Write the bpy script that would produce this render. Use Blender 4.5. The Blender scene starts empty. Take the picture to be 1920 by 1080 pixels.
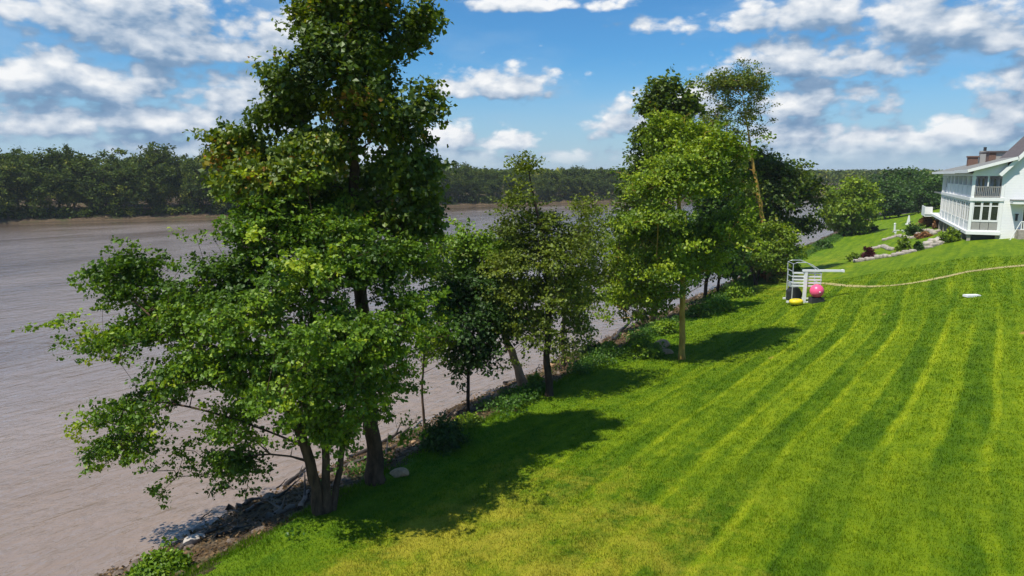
import bpy, math, random
import numpy as np
from mathutils import Vector

rad = math.radians
scene = bpy.context.scene
COL = scene.collection
rng = np.random.default_rng(11)
random.seed(5)

# ------------------------------------------------------------------ camera
PITCH, F, CZ = rad(9.4), 1280.0, 10.0
cam_d = bpy.data.cameras.new('camera'); cam = bpy.data.objects.new('camera', cam_d); COL.objects.link(cam)
cam_d.lens = 24; cam_d.sensor_width = 36; cam_d.clip_start = .3; cam_d.clip_end = 20000
cam.location = (0, 0, CZ); cam.rotation_euler = (rad(90) - PITCH, 0, 0)
scene.camera = cam

# ------------------------------------------------------------------ exposure, sun
scene.view_settings.view_transform = 'Standard'; scene.view_settings.look = 'None'
scene.view_settings.exposure = 0.33; scene.view_settings.gamma = 1.0; scene.view_settings.use_curve_mapping = False
scene.cycles.max_bounces = 7; scene.cycles.diffuse_bounces = 3; scene.cycles.transmission_bounces = 4
scene.cycles.glossy_bounces = 3; scene.cycles.use_denoising = True
SUN_EL = rad(61); SUN_DIR = Vector((-.80 * math.cos(SUN_EL), -.60 * math.cos(SUN_EL), math.sin(SUN_EL)))
sun_d = bpy.data.lights.new('sun', 'SUN'); sun_d.energy = 4.6; sun_d.angle = rad(.6); sun_d.color = (1, .94, .82)
sun = bpy.data.objects.new('sun', sun_d); COL.objects.link(sun)
sun.rotation_euler = SUN_DIR.to_track_quat('Z', 'Y').to_euler()

# ------------------------------------------------------------------ node helpers
class N:
    def __init__(s, nt): s.nt = nt; s.n = nt.nodes; s.l = nt.links
    def node(s, t, ins=None, **kw):
        n = s.n.new(t)
        for k, v in kw.items(): setattr(n, k, v)
        for k, v in (ins or {}).items():
            if isinstance(v, bpy.types.NodeSocket): s.l.new(v, n.inputs[k])
            else: n.inputs[k].default_value = v
        return n
    def m(s, op, a, b=None, c=None, clamp=False):
        ins = {0: a}
        if b is not None: ins[1] = b
        if c is not None: ins[2] = c
        return s.node('ShaderNodeMath', ins, operation=op, use_clamp=clamp).outputs[0]
    def v(s, op, a, b=None):
        ins = {0: a}
        if b is not None: ins[1] = b
        n = s.node('ShaderNodeVectorMath', ins, operation=op)
        return n.outputs['Value'] if op in ('LENGTH', 'DOT_PRODUCT') else n.outputs[0]
    def ramp(s, fac, stops, interp='LINEAR'):
        n = s.node('ShaderNodeValToRGB', {0: fac}); r = n.color_ramp; r.interpolation = interp
        while len(r.elements) < len(stops): r.elements.new(.5)
        for e, (p, c) in zip(r.elements, stops):
            e.position = p; e.color = (c, c, c, 1) if isinstance(c, (int, float)) else (*c, 1)
        return n.outputs[0]
    def mix(s, f, a, b, mode='MIX'):
        n = s.node('ShaderNodeMix', data_type='RGBA', blend_type=mode)
        for i, v in ((0, f), (6, a), (7, b)):
            if isinstance(v, bpy.types.NodeSocket): s.l.new(v, n.inputs[i])
            else: n.inputs[i].default_value = v if i == 0 else (*v, 1)
        return n.outputs[2]
    def noise(s, vec, scale, detail=4, rough=.55, dist=0, dim='3D'):
        ins = {'Scale': scale, 'Detail': detail, 'Roughness': rough, 'Distortion': dist}
        if vec is not None: ins['Vector'] = vec
        return s.node('ShaderNodeTexNoise', ins, noise_dimensions=dim).outputs[0]
    def sstep(s, x, a, b):
        return s.node('ShaderNodeMapRange', {0: x, 1: a, 2: b, 3: 0.0, 4: 1.0}, interpolation_type='SMOOTHSTEP').outputs[0]

def material(name):
    m = bpy.data.materials.new(name); m.use_nodes = True; m.node_tree.nodes.clear()
    return m, N(m.node_tree)

# ------------------------------------------------------------------ pixel rays (used to measure real positions)
def ray(u, v):
    a = (u - 960) / F; b = (540 - v) / F
    return np.array([a, math.cos(PITCH) + b * math.sin(PITCH), -math.sin(PITCH) + b * math.cos(PITCH)])
def at_y(u, v, y):
    d = ray(u, v); return np.array([0, 0, CZ]) + d * (y / d[1])

# ------------------------------------------------------------------ world: Nishita sky and cumulus
world = bpy.data.worlds.new('World'); scene.world = world; world.use_nodes = True
W = N(world.node_tree); world.node_tree.nodes.clear()
sky = W.node('ShaderNodeTexSky', sky_type='NISHITA', sun_disc=False, sun_elevation=SUN_EL,
             sun_rotation=math.atan2(SUN_DIR.x, SUN_DIR.y), air_density=1.0, dust_density=.4, ozone_density=3.0, altitude=100)
def AE(u, v):
    d = ray(u, v); return math.atan2(d[0], d[1]), d[2] / math.hypot(d[0], d[1])
CLOUDS = [  # centre u, v, half width, half height (photo pixels, read as directions)
    (330, 55, 260, 68), (130, 20, 160, 50), (560, 60, 120, 60), (60, 140, 110, 62), (210, 150, 130, 48), (420, 160, 130, 38),
    (40, 215, 160, 38), (300, 215, 250, 36), (480, 225, 90, 30), (330, 272, 110, 26), (130, 110, 90, 40),
    (960, 150, 120, 36), (860, 160, 60, 28), (1010, 4, 170, 18), (850, 255, 90, 30), (950, 262, 70, 24), (1070, 292, 60, 18), (910, 300, 160, 16),
    (1165, 212, 80, 42), (1300, 190, 55, 32), (1560, 100, 215, 42), (1480, 95, 90, 32), (1680, 105, 100, 34), (1500, 18, 230, 38), (1760, 30, 220, 52), (1870, 60, 100, 38),
    (1510, 180, 110, 40), (1668, 193, 38, 22), (1600, 275, 210, 42), (1480, 240, 80, 26), (1690, 270, 80, 34), (1820, 240, 100, 32), (1900, 205, 45, 28), (1400, 285, 120, 30), (1220, 290, 60, 24),
    (880, 292, 260, 22), (1500, 285, 320, 26), (-300, 150, 240, 90), (2200, 120, 240, 90), (800, -150, 600, 70), (-1900, 60, 800, 200), (3900, 60, 800, 200)]
cg = bpy.data.node_groups.new('cloud_field', 'ShaderNodeTree')
cg.interface.new_socket('P', in_out='INPUT', socket_type='NodeSocketVector')
cg.interface.new_socket('Field', in_out='OUTPUT', socket_type='NodeSocketFloat')
G = N(cg); gi = cg.nodes.new('NodeGroupInput'); go = cg.nodes.new('NodeGroupOutput')
P = gi.outputs[0]; cur = None
PX = 1 / 1280.
for (u, v, hw, hh) in CLOUDS:
    v += hh * .45
    A0, E0 = (u - 960) * PX if not -300 < u < 2300 else AE(u, v)[0], AE(min(max(u, -300), 2300), v)[1]
    q = G.v('MULTIPLY', G.v('SUBTRACT', P, (A0, E0, 0)), (1 / (hw * 1.1 * PX), 1 / (hh * 1.6 * PX), 0))
    q = G.v('LENGTH', G.v('MAXIMUM', q, G.v('MULTIPLY', q, (-1, -2.3, 0))))
    cur = q if cur is None else G.m('MINIMUM', cur, q)
stretch = G.v('MULTIPLY', P, (1, 1.7, 1))
n1 = G.noise(stretch, 9, 8, .6, .15)
warp = G.v('ADD', stretch, G.v('MULTIPLY', G.v('SUBTRACT', G.node('ShaderNodeTexNoise', {'Vector': stretch, 'Scale': 40, 'Detail': 4, 'Roughness': .6}).outputs[1], (.5, .5, .5)), (.022, .022, 0)))
b1 = G.node('ShaderNodeTexVoronoi', {'Vector': warp, 'Scale': 26, 'Smoothness': .35}, feature='SMOOTH_F1', voronoi_dimensions='2D').outputs[0]
b2 = G.node('ShaderNodeTexVoronoi', {'Vector': warp, 'Scale': 62, 'Smoothness': .35}, feature='SMOOTH_F1', voronoi_dimensions='2D').outputs[0]
f = G.m('SUBTRACT', 1.0, cur)
f = G.m('MAXIMUM', f, -1.3)
f = G.m('ADD', f, G.m('MULTIPLY', G.m('SUBTRACT', n1, .5), 2.7))
f = G.m('ADD', f, G.m('MULTIPLY', G.m('SUBTRACT', .42, b1), .55))
f = G.m('ADD', f, G.m('MULTIPLY', G.m('SUBTRACT', .42, b2), .32))
G.l.new(f, go.inputs[0])
tc = W.node('ShaderNodeTexCoord'); sep = W.node('ShaderNodeSeparateXYZ', {0: tc.outputs['Generated']})
X, Y, Z = sep.outputs
hyp = W.m('SQRT', W.m('ADD', W.m('MULTIPLY', X, X), W.m('MULTIPLY', Y, Y)))
A = W.m('ARCTAN2', X, Y); Eh = W.m('DIVIDE', Z, W.m('MAXIMUM', hyp, .02))
p = W.node('ShaderNodeCombineXYZ', {0: A, 1: Eh, 2: 0.0}).outputs[0]
def field(off):
    g = W.node('ShaderNodeGroup', {}, node_tree=cg); W.l.new(W.v('ADD', p, off), g.inputs[0]); return g.outputs[0]
f0 = field((0, 0, 0)); f1 = field((-.008, .024, 0))
alpha = W.sstep(f0, .02, .58)
alpha = W.m('MULTIPLY', alpha, W.sstep(Eh, -.004, .05))
relief = W.m('ADD', .50, W.m('MULTIPLY', W.m('SUBTRACT', f0, f1), .50), clamp=True)
thick = W.sstep(f0, .5, 1.9)
lit = W.m('SUBTRACT', relief, W.m('MULTIPLY', thick, .12), clamp=True)
ccol = W.ramp(lit, [(0.0, (.10, .20, .34)), (.36, (.19, .29, .43)), (.66, (.48, .54, .62)), (.95, (.76, .77, .78))])
CL = 10.0
STR = .1
ccol10 = W.v('MULTIPLY', ccol, (CL, CL, CL))
skc = W.v('MULTIPLY', sky.outputs[0], (.36, .76, 1.02))
veil = W.noise(W.v('MULTIPLY', p, (1, 3, 1)), 3.5, 5, .55, .2)
veil_a = W.m('MULTIPLY', W.sstep(veil, .45, .7), .35)
low = W.m('MULTIPLY', W.sstep(Eh, .17, -.01), .80)
skc = W.mix(low, skc, (3.7, 4.7, 5.7)); skc = W.mix(veil_a, skc, (3.2, 4.5, 6.0))
final = W.mix(alpha, skc, ccol10)
bg = W.node('ShaderNodeBackground', {0: final, 1: STR})
wo = W.node('ShaderNodeOutputWorld', {0: bg.outputs[0]})
world.cycles.sampling_method = 'MANUAL'; world.cycles.sample_map_resolution = 512

# ------------------------------------------------------------------ numpy value noise
_T = rng.random((64, 64, 8)).astype(np.float32)
def vn(x, y, z=0.0):
    x, y, z = np.broadcast_arrays(np.asarray(x, float), np.asarray(y, float), np.asarray(z, float))
    xi, yi, zi = np.floor(x).astype(int), np.floor(y).astype(int), np.floor(z).astype(int)
    fx, fy, fz = x - xi, y - yi, z - zi
    fx, fy, fz = fx * fx * (3 - 2 * fx), fy * fy * (3 - 2 * fy), fz * fz * (3 - 2 * fz)
    g = lambda a, b, c: _T[(xi + a) % 64, (yi + b) % 64, (zi + c) % 8]
    L = lambda a, b, t: a + (b - a) * t
    return L(L(L(g(0, 0, 0), g(1, 0, 0), fx), L(g(0, 1, 0), g(1, 1, 0), fx), fy), L(L(g(0, 0, 1), g(1, 0, 1), fx), L(g(0, 1, 1), g(1, 1, 1), fx), fy), fz)
def fbm(x, y, s, o=4):
    t = 0; a = .5
    for i in range(o): t = t + a * vn(x * s + 17 * i, y * s + 5 * i); s *= 2.1; a *= .5
    return t
def sst(x, a, b):
    t = np.clip((np.asarray(x, float) - a) / (b - a), 0, 1); return t * t * (3 - 2 * t)

# ------------------------------------------------------------------ terrain in river coordinates r (along), d (inland from the lawn edge)
P0 = np.array([-9.8, 16.0]); UU = np.array([.5422, .8403]); NN = np.array([.8403, -.5422]); ZW = -1.3
def s0(r):
    r = np.asarray(r, float)
    q = np.clip(r - 190, 0, 338); return .00129 * q * q + np.clip(r - 528, 0, None) * .872
FR = np.array([-2000, -600, -40, 0, 61, 102, 199, 251, 315, 365, 528, 1000, 2000, 6000])
FS = np.array([-300, -178, -172, -172, -170, -147, -131, -106, -73, -34, 66, 475, 1345, 4830])
def far_s(r): return np.interp(r, FR, FS)
def terrain(r, d):
    r, d = np.broadcast_arrays(np.asarray(r, float), np.asarray(d, float))
    g = .22 + .78 * sst(r, 5, 62)
    H = np.interp(d, [0, 2, 5, 10, 18, 26, 45, 100, 400, 6000], [0, .12, .55, 1.7, 4.0, 4.9, 5.6, 6.5, 9, 14]) * g
    H = H + .10 * (fbm(r, d, .23, 3) - .45) * sst(d, 1, 4)
    edge = .5 * (fbm(r, 0, .33, 3) - .45) * 2
    dd = d + edge * 1.1 * (1 - sst(d, 1.5, 4))
    bank = np.interp(dd, [-40, -6, -3.2, -2.4, -1.0, .4, 1.3, 1.6], [-5, -2.2, -1.45, -1.12, -.78, -.34, -.03, 0])
    bank = bank + .16 * (fbm(r, d, 1.3, 4) - .45) * sst(dd, -5, -2) * (1 - sst(dd, .7, 1.4))
    near = np.where(d > 1.5, H, np.where(d > -40, bank + H * sst(dd, .2, 1.5), -5))
    e = far_s(r) - (s0(r) + d)
    far = np.interp(e, [-15, -2, 0, 4, 9, 14, 60, 400, 1500, 5000], [-5, -1.9, -1.32, -.9, .35, .8, 2.5, 5, 9, 16])
    far = far + .5 * (fbm(r, e, .12, 3) - .45) * sst(e, 0, 6)
    return np.where(e > -15, np.maximum(far, near * 0 + far), near)
def to_rd(x, y):
    x, y = np.asarray(x, float) - P0[0], np.asarray(y, float) - P0[1]
    r = x * UU[0] + y * UU[1]; return r, x * NN[0] + y * NN[1] - s0(r)
def to_xy(r, d):
    s = s0(r) + d; return P0[0] + r * UU[0] + s * NN[0], P0[1] + r * UU[1] + s * NN[1]
def gz(x, y):
    r, d = to_rd(x, y); return terrain(r, d)
def ground(u, v, wet=False):
    d = ray(u, v); o = np.array([0, 0, CZ]); t = np.linspace(8, 420, 6000)
    q = o + d[None] * t[:, None]; h = gz(q[:, 0], q[:, 1]); h = np.maximum(h, ZW) if wet else h; k = np.argmax(q[:, 2] < h)
    return np.array([q[k, 0], q[k, 1], float(h[k])])

# ------------------------------------------------------------------ mesh helpers
def new_mesh(name, V, Fq, mats=(), fattr=None, pattr=None, smooth=False):
    """V (n,3); Fq (m,k) or a list of such arrays; fattr / pattr = {name: (type, data)}"""
    V = np.asarray(V, np.float32).reshape(-1, 3)
    Fs = [np.asarray(q, np.int32) for q in (Fq if isinstance(Fq, list) else [Fq]) if len(q)]
    me = bpy.data.meshes.new(name); me.vertices.add(len(V)); me.vertices.foreach_set('co', V.ravel())
    idx = np.concatenate([q.ravel() for q in Fs]); cnt = np.concatenate([np.full(len(q), q.shape[1], np.int32) for q in Fs])
    me.loops.add(len(idx)); me.loops.foreach_set('vertex_index', idx)
    me.polygons.add(len(cnt)); st = np.zeros(len(cnt), np.int32); st[1:] = np.cumsum(cnt)[:-1]
    me.polygons.foreach_set('loop_start', st)
    me.polygons.foreach_set('use_smooth', np.full(len(cnt), smooth, bool))
    for dom, at in (('FACE', fattr), ('POINT', pattr)):
        for k, (ty, da) in (at or {}).items():
            a = me.attributes.new(k, ty, dom); a.data.foreach_set('vector' if ty == 'FLOAT_VECTOR' else 'value', np.asarray(da, np.float32).ravel())
    for m in mats: me.materials.append(m)
    me.update(calc_edges=True); return me
def link(name, me, parent=None, loc=None):
    o = bpy.data.objects.new(name, me); COL.objects.link(o)
    if parent is not None: o.parent = parent
    if loc is not None: o.location = tuple(float(c) for c in loc)
    return o
def tag(o, label, cat, group=None, kind=None):
    if label: o['label'] = label
    if cat: o['category'] = cat
    if group: o['group'] = group
    if kind: o['kind'] = kind
    return o
def thing(name, label, cat, loc, rz=0, group=None):
    o = bpy.data.objects.new(name, None); COL.objects.link(o); o.empty_display_size = .3
    o.location = tuple(float(c) for c in loc); o.rotation_euler = (0, 0, rz); return tag(o, label, cat, group)
def copy_thing(o, loc, rz, sc=1.0, label=None):
    c = o.copy(); COL.objects.link(c); c.location = tuple(float(k) for k in loc); c.rotation_euler = (0, 0, rz)
    c.scale = (sc, sc, sc) if isinstance(sc, (int, float)) else sc
    if label: c['label'] = label
    for ch in o.children:
        k = ch.copy(); COL.objects.link(k); k.parent = c
    return c
class MB:
    def __init__(s): s.V = []; s.F = {3: [], 4: [], 6: []}; s.n = 0
    def add(s, V, F):
        V = np.asarray(V, float); s.V.append(V)
        for q in F: s.F.setdefault(len(q), []).append([i + s.n for i in q])
        s.n += len(V); return s
    def box(s, x0, y0, z0, x1, y1, z1):
        V = [(x, y, z) for z in (z0, z1) for y in (y0, y1) for x in (x0, x1)]
        return s.add(V, [(0, 2, 3, 1), (4, 5, 7, 6), (0, 1, 5, 4), (2, 6, 7, 3), (0, 4, 6, 2), (1, 3, 7, 5)])
    def prism(s, poly, axis, a, b):
        """poly: 2-d outline; axis 'x','y' or 'z' is the extrusion axis"""
        n = len(poly)
        def pt(p, t): return {'x': (t, p[0], p[1]), 'y': (p[0], t, p[1]), 'z': (p[0], p[1], t)}[axis]
        V = [pt(q, a) for q in poly] + [pt(q, b) for q in poly]
        return s.add(V, [tuple(range(n))[::-1], tuple(range(n, 2 * n))] + [(i, (i + 1) % n, n + (i + 1) % n, n + i) for i in range(n)])
    def tube(s, pts, rs, k=8, cap=True):
        pts = np.asarray(pts, float); n = len(pts); rs = np.broadcast_to(rs, n)
        V = []; up = np.array([0, 0, 1.])
        for i in range(n):
            t = pts[min(i + 1, n - 1)] - pts[max(i - 1, 0)]; t /= np.linalg.norm(t) + 1e-9
            a = np.cross(t, up if abs(t[2]) < .9 else (1, 0, 0)); a /= np.linalg.norm(a); b = np.cross(t, a)
            for j in range(k): V.append(pts[i] + rs[i] * (a * math.cos(2 * math.pi * j / k) + b * math.sin(2 * math.pi * j / k)))
        Fc = [(i * k + j, i * k + (j + 1) % k, (i + 1) * k + (j + 1) % k, (i + 1) * k + j) for i in range(n - 1) for j in range(k)]
        if cap: Fc += [tuple(range(k)), tuple(range((n - 1) * k, n * k))[::-1]]
        return s.add(V, Fc)
    def build(s, name, mat, parent=None, smooth=False, loc=None):
        V = np.concatenate(s.V); me = new_mesh(name, V, [np.array(q) for q in s.F.values() if q], [mat], smooth=smooth)
        return link(name, me, parent, loc)

# ------------------------------------------------------------------ materials
def plain(name, col, rough=.6, var=.12, scale=3, bump=0, spec=.4, metal=0):
    m, n = material(name)
    tcc = n.node('ShaderNodeTexCoord').outputs['Object']
    k = n.noise(tcc, scale, 5, .6)
    c = n.ramp(k, [(.25, tuple(x * (1 - var) for x in col)), (.75, tuple(min(1, x * (1 + var)) for x in col))])
    b = n.node('ShaderNodeBsdfPrincipled', {'Base Color': c, 'Roughness': rough, 'Specular IOR Level': spec, 'Metallic': metal})
    if bump:
        bm = n.node('ShaderNodeBump', {'Height': n.noise(tcc, scale * 6, 4), 'Strength': bump, 'Distance': .05}); n.l.new(bm.outputs[0], b.inputs['Normal'])
    n.node('ShaderNodeOutputMaterial', {0: b.outputs[0]}); return m

def leaf_mat(name, stops, trans=.36, gloss=.28, rough=.5):
    m, n = material(name)
    at = n.node('ShaderNodeAttribute', attribute_name='v').outputs['Fac']
    oi = n.node('ShaderNodeObjectInfo').outputs['Random']
    k = n.m('ADD', at, n.m('MULTIPLY', n.m('SUBTRACT', oi, .5), .16))
    c = n.ramp(k, stops)
    d = n.node('ShaderNodeBsdfDiffuse', {'Color': c})
    t = n.node('ShaderNodeBsdfTranslucent', {'Color': n.v('MULTIPLY', c, (1.25, 1.15, .5))})
    g = n.node('ShaderNodeBsdfGlossy', {'Color': (.8, .85, .8, 1), 'Roughness': rough})
    m1 = n.node('ShaderNodeMixShader', {0: trans, 1: d.outputs[0], 2: t.outputs[0]})
    m2 = n.node('ShaderNodeMixShader', {0: gloss * .1, 1: m1.outputs[0], 2: g.outputs[0]})
    n.node('ShaderNodeOutputMaterial', {0: m2.outputs[0]}); return m

def bark_mat(name, dark, light, scale=6):
    m, n = material(name)
    tcc = n.node('ShaderNodeTexCoord').outputs['Object']
    k = n.noise(n.v('MULTIPLY', tcc, (1, 1, .3)), scale, 6, .65, .4)
    c = n.ramp(k, [(.3, dark), (.7, light)])
    bm = n.node('ShaderNodeBump', {'Height': n.noise(n.v('MULTIPLY', tcc, (1, 1, .25)), scale * 3, 5), 'Strength': .6, 'Distance': .04})
    b = n.node('ShaderNodeBsdfPrincipled', {'Base Color': c, 'Roughness': .85, 'Specular IOR Level': .2, 'Normal': bm.outputs[0]})
    n.node('ShaderNodeOutputMaterial', {0: b.outputs[0]}); return m

# lawn: mown stripes, dry patches, worn spots
def lawn_color(n, pos, flow, perface=None):
    sp = n.node('ShaderNodeSeparateXYZ', {0: flow}); r, d = sp.outputs[0], sp.outputs[1]
    curve = n.m('MULTIPLY', n.m('MULTIPLY', n.m('MAXIMUM', n.m('SUBTRACT', 34.0, r), 0.0), .10), n.sstep(d, 23.0, 11.0))
    curve = n.m('ADD', curve, n.m('MULTIPLY', n.m('SINE', n.m('MULTIPLY', r, .06)), .6))
    wob = n.m('MULTIPLY', n.m('SUBTRACT', n.noise(pos, .05, 1), .5), 2.2)
    q = n.m('ADD', n.m('ADD', d, curve), wob)
    fine = n.noise(pos, 9.0, 6, .7); mid = n.noise(pos, 1.7, 5, .62); big = n.noise(pos, .16, 3, .5, .4)
    q = n.m('ADD', q, n.m('MULTIPLY', n.m('SUBTRACT', n.noise(pos, .7, 2), .5), .18))
    band = n.sstep(n.m('SINE', n.m('MULTIPLY', q, 2.9)), -.6, .6)
    line = n.sstep(n.m('SINE', n.m('ADD', n.m('MULTIPLY', q, 5.8), 1.1)), .55, .98)
    amt = n.sstep(n.noise(pos, .09, 2), .28, .56)
    amt = n.m('MULTIPLY', n.m('MULTIPLY', amt, n.sstep(d, 4.0, 9.5)), n.sstep(r, 54.0, 42.0))
    band = n.m('ADD', .5, n.m('MULTIPLY', n.m('SUBTRACT', band, .5), n.m('ADD', .08, n.m('MULTIPLY', amt, .92))))
    lv = n.node('ShaderNodeCombineXYZ', {0: n.m('MULTIPLY', r, .10), 1: n.m('ADD', d, curve), 2: 0.0}).outputs[0]
    lanes = n.noise(lv, 1.5, 4, .62, .12)
    tuft = n.noise(n.v('MULTIPLY', pos, (1, 1.0, .2)), 4.2, 4, .7, .3)
    t = n.m('ADD', n.m('MULTIPLY', band, .155), n.m('MULTIPLY', fine, .26))
    t = n.m('ADD', t, n.m('MULTIPLY', n.m('SUBTRACT', lanes, .42), .62))
    t = n.m('ADD', t, n.m('MULTIPLY', n.m('SUBTRACT', tuft, .5), .26))
    t = n.m('ADD', t, n.m('MULTIPLY', mid, .46)); t = n.m('ADD', t, n.m('MULTIPLY', n.m('MULTIPLY', line, amt), .15))
    t = n.m('SUBTRACT', t, .03)
    c = n.ramp(t, [(.14, (.028, .072, .003)), (.37, (.078, .155, .004)), (.57, (.170, .250, .006)), (.80, (.33, .39, .012))])
    # dry straw toned patches, strongest near the foreground middle
    dry = n.noise(pos, .55, 6, .68, .6)
    zone = n.m('MULTIPLY', n.sstep(r, 17.0, 5.0), n.m('MULTIPLY', n.sstep(d, 2.5, 5.5), n.sstep(d, 18.0, 10.0)))
    far_zone = n.m('MULTIPLY', n.m('MULTIPLY', n.sstep(r, 42.0, 50.0), n.sstep(r, 110.0, 60.0)), n.sstep(d, 14.0, 6.0))
    z2 = n.m('ADD', n.m('MULTIPLY', zone, .27), n.m('MULTIPLY', far_zone, .16))
    dry2 = n.m('ADD', n.m('ADD', n.m('MULTIPLY', dry, .55), n.m('MULTIPLY', fine, .22)), n.m('MULTIPLY', mid, .30))
    dm = n.m('MULTIPLY', n.sstep(n.m('ADD', dry2, z2), .62, .90), .75)
    c = n.mix(dm, c, (.40, .34, .035))
    c = n.mix(n.m('MULTIPLY', n.sstep(big, .5, .7), .30), c, (.17, .24, .008))
    # lush edge along the bank
    c = n.mix(n.m('MULTIPLY', n.sstep(d, 4.5, 1.5), .45), c, (.07, .17, .010))
    bare = n.sstep(n.noise(pos, .42, 3, .5, .2), .735, .77)
    c = n.mix(n.m('MULTIPLY', bare, .7), c, (.42, .28, .08))
    fleck = n.sstep(n.noise(pos, 24, 2, .5), .70, .76)
    c = n.mix(n.m('MULTIPLY', fleck, .5), c, (.42, .42, .16))
    if perface is not None:
        c = n.v('MULTIPLY', c, n.node('ShaderNodeCombineXYZ', {0: perface, 1: perface, 2: perface}).outputs[0])
    return c, fine, mid
M = {}
m, n = material('lawn'); fl = n.node('ShaderNodeAttribute', attribute_name='flow').outputs['Vector']
pos = n.node('ShaderNodeNewGeometry').outputs['Position']
c, fine, mid = lawn_color(n, pos, fl)
bh = n.m('ADD', n.noise(pos, 22, 4, .7), n.m('MULTIPLY', mid, 1.6))
bm = n.node('ShaderNodeBump', {'Height': bh, 'Strength': .75, 'Distance': .09})
b = n.node('ShaderNodeBsdfPrincipled', {'Base Color': c, 'Roughness': .8, 'Specular IOR Level': .1, 'Normal': bm.outputs[0]})
n.node('ShaderNodeOutputMaterial', {0: b.outputs[0]}); M['lawn'] = m
m, n = material('grass_blades'); fl = n.node('ShaderNodeAttribute', attribute_name='flow').outputs['Vector']
pos = n.node('ShaderNodeNewGeometry').outputs['Position']; pv = n.node('ShaderNodeAttribute', attribute_name='v').outputs['Fac']
c, fine, mid = lawn_color(n, pos, fl, n.m('ADD', .62, n.m('MULTIPLY', pv, .95)))
d1 = n.node('ShaderNodeBsdfDiffuse', {'Color': c}); t1 = n.node('ShaderNodeBsdfTranslucent', {'Color': c})
mx = n.node('ShaderNodeMixShader', {0: .45, 1: d1.outputs[0], 2: t1.outputs[0]})
n.node('ShaderNodeOutputMaterial', {0: mx.outputs[0]}); M['blades'] = m

# bare ground: bank mud, litter, forest floor
m, n = material('soil'); pos = n.node('ShaderNodeNewGeometry').outputs['Position']
k = n.noise(pos, 1.6, 8, .68, .5); k2 = n.noise(pos, .25, 4, .6); k3 = n.noise(pos, 9, 5, .7)
c = n.ramp(k, [(.28, (.022, .016, .010)), (.5, (.085, .058, .034)), (.66, (.21, .145, .085)), (.8, (.34, .25, .16))])
c = n.mix(n.m('MULTIPLY', n.sstep(k2, .5, .62), .6), c, (.035, .06, .012))
zz = n.node('ShaderNodeSeparateXYZ', {0: pos}).outputs[2]
c = n.mix(n.sstep(zz, -1.0, -1.28), c, (.055, .038, .022))
bm = n.node('ShaderNodeBump', {'Height': n.m('ADD', k, n.m('MULTIPLY', k3, .5)), 'Strength': 1.0, 'Distance': .15})
b = n.node('ShaderNodeBsdfPrincipled', {'Base Color': c, 'Roughness': .85, 'Specular IOR Level': .2, 'Normal': bm.outputs[0]})
n.node('ShaderNodeOutputMaterial', {0: b.outputs[0]}); M['soil'] = m

# river
m, n = material('river_water'); pos = n.node('ShaderNodeNewGeometry').outputs['Position']
rot = n.node('ShaderNodeMapping', {0: pos, 'Rotation': (0, 0, rad(32.8))}, vector_type='POINT').outputs[0]
st = n.v('MULTIPLY', rot, (1, .42, 1))
w1 = n.noise(st, 2.6, 4, .6, .5); w2 = n.noise(st, .55, 4, .55, .6); w3 = n.noise(n.v('MULTIPLY', rot, (1, .3, 1)), .07, 4, .6, .4)
w4 = n.noise(n.v('MULTIPLY', pos, (.35, 1.2, 1)), .9, 3, .5, .4)
calm = n.sstep(w3, .42, .62)
lee_reflect = n.node('ShaderNodeAttribute', attribute_name='lee_reflect').outputs['Fac']
w5 = n.noise(n.v('MULTIPLY', rot, (1, .22, 1)), 1.15, 3, .5, 1.0)
streak = n.sstep(w5, .50, .72)
hgt = n.m('ADD', n.m('MULTIPLY', w1, n.m('ADD', .05, n.m('MULTIPLY', calm, .10))), n.m('MULTIPLY', w2, .27))
hgt = n.m('ADD', hgt, n.m('ADD', n.m('MULTIPLY', w4, .10), n.m('MULTIPLY', streak, .05)))
bm = n.node('ShaderNodeBump', {'Height': hgt, 'Strength': n.m('SUBTRACT', .85, n.m('MULTIPLY', lee_reflect, .82)), 'Distance': 1.0})
mud = n.ramp(w3, [(.35, (.165, .128, .110)), (.65, (.285, .240, .222))])
shoal = n.node('ShaderNodeAttribute', attribute_name='shoal').outputs['Fac']
mud = n.mix(n.m('MULTIPLY', shoal, n.m('ADD', .1, n.m('MULTIPLY', w3, .7))), mud, (.25, .175, .12))
mud = n.mix(n.m('MULTIPLY', lee_reflect, .85), mud, (.10, .068, .042))  # dark reflection of the far bank painted into the water colour
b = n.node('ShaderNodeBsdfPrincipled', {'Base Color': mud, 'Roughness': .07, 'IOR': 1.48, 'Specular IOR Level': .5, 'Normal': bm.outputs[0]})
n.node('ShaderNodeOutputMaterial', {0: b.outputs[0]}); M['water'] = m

M['maple'] = leaf_mat('maple_leaves', [(0, (0.040, 0.091, 0.006)), (.45, (0.116, 0.221, 0.010)), (.8, (0.234, 0.351, 0.014)), (1, (0.404, 0.441, 0.020))])
M['plane'] = leaf_mat('sycamore_leaves', [(0, (0.025, 0.052, 0.004)), (.5, (0.085, 0.144, 0.007)), (.82, (0.186, 0.240, 0.011)), (.95, (0.340, 0.330, 0.024)), (1, (0.319, 0.149, 0.024))], gloss=.35)
M['dark'] = leaf_mat('dark_leaves', [(0, (0.018, 0.046, 0.007)), (.6, (0.044, 0.105, 0.010)), (1, (0.094, 0.176, 0.015))])
M['olive'] = leaf_mat('olive_leaves', [(0, (0.057, 0.091, 0.007)), (.6, (0.159, 0.213, 0.012)), (1, (0.316, 0.347, 0.020))])
M['bright'] = leaf_mat('bright_leaves', [(0, (0.061, 0.138, 0.006)), (.5, (0.154, 0.264, 0.008)), (1, (0.319, 0.429, 0.016))])
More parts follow.
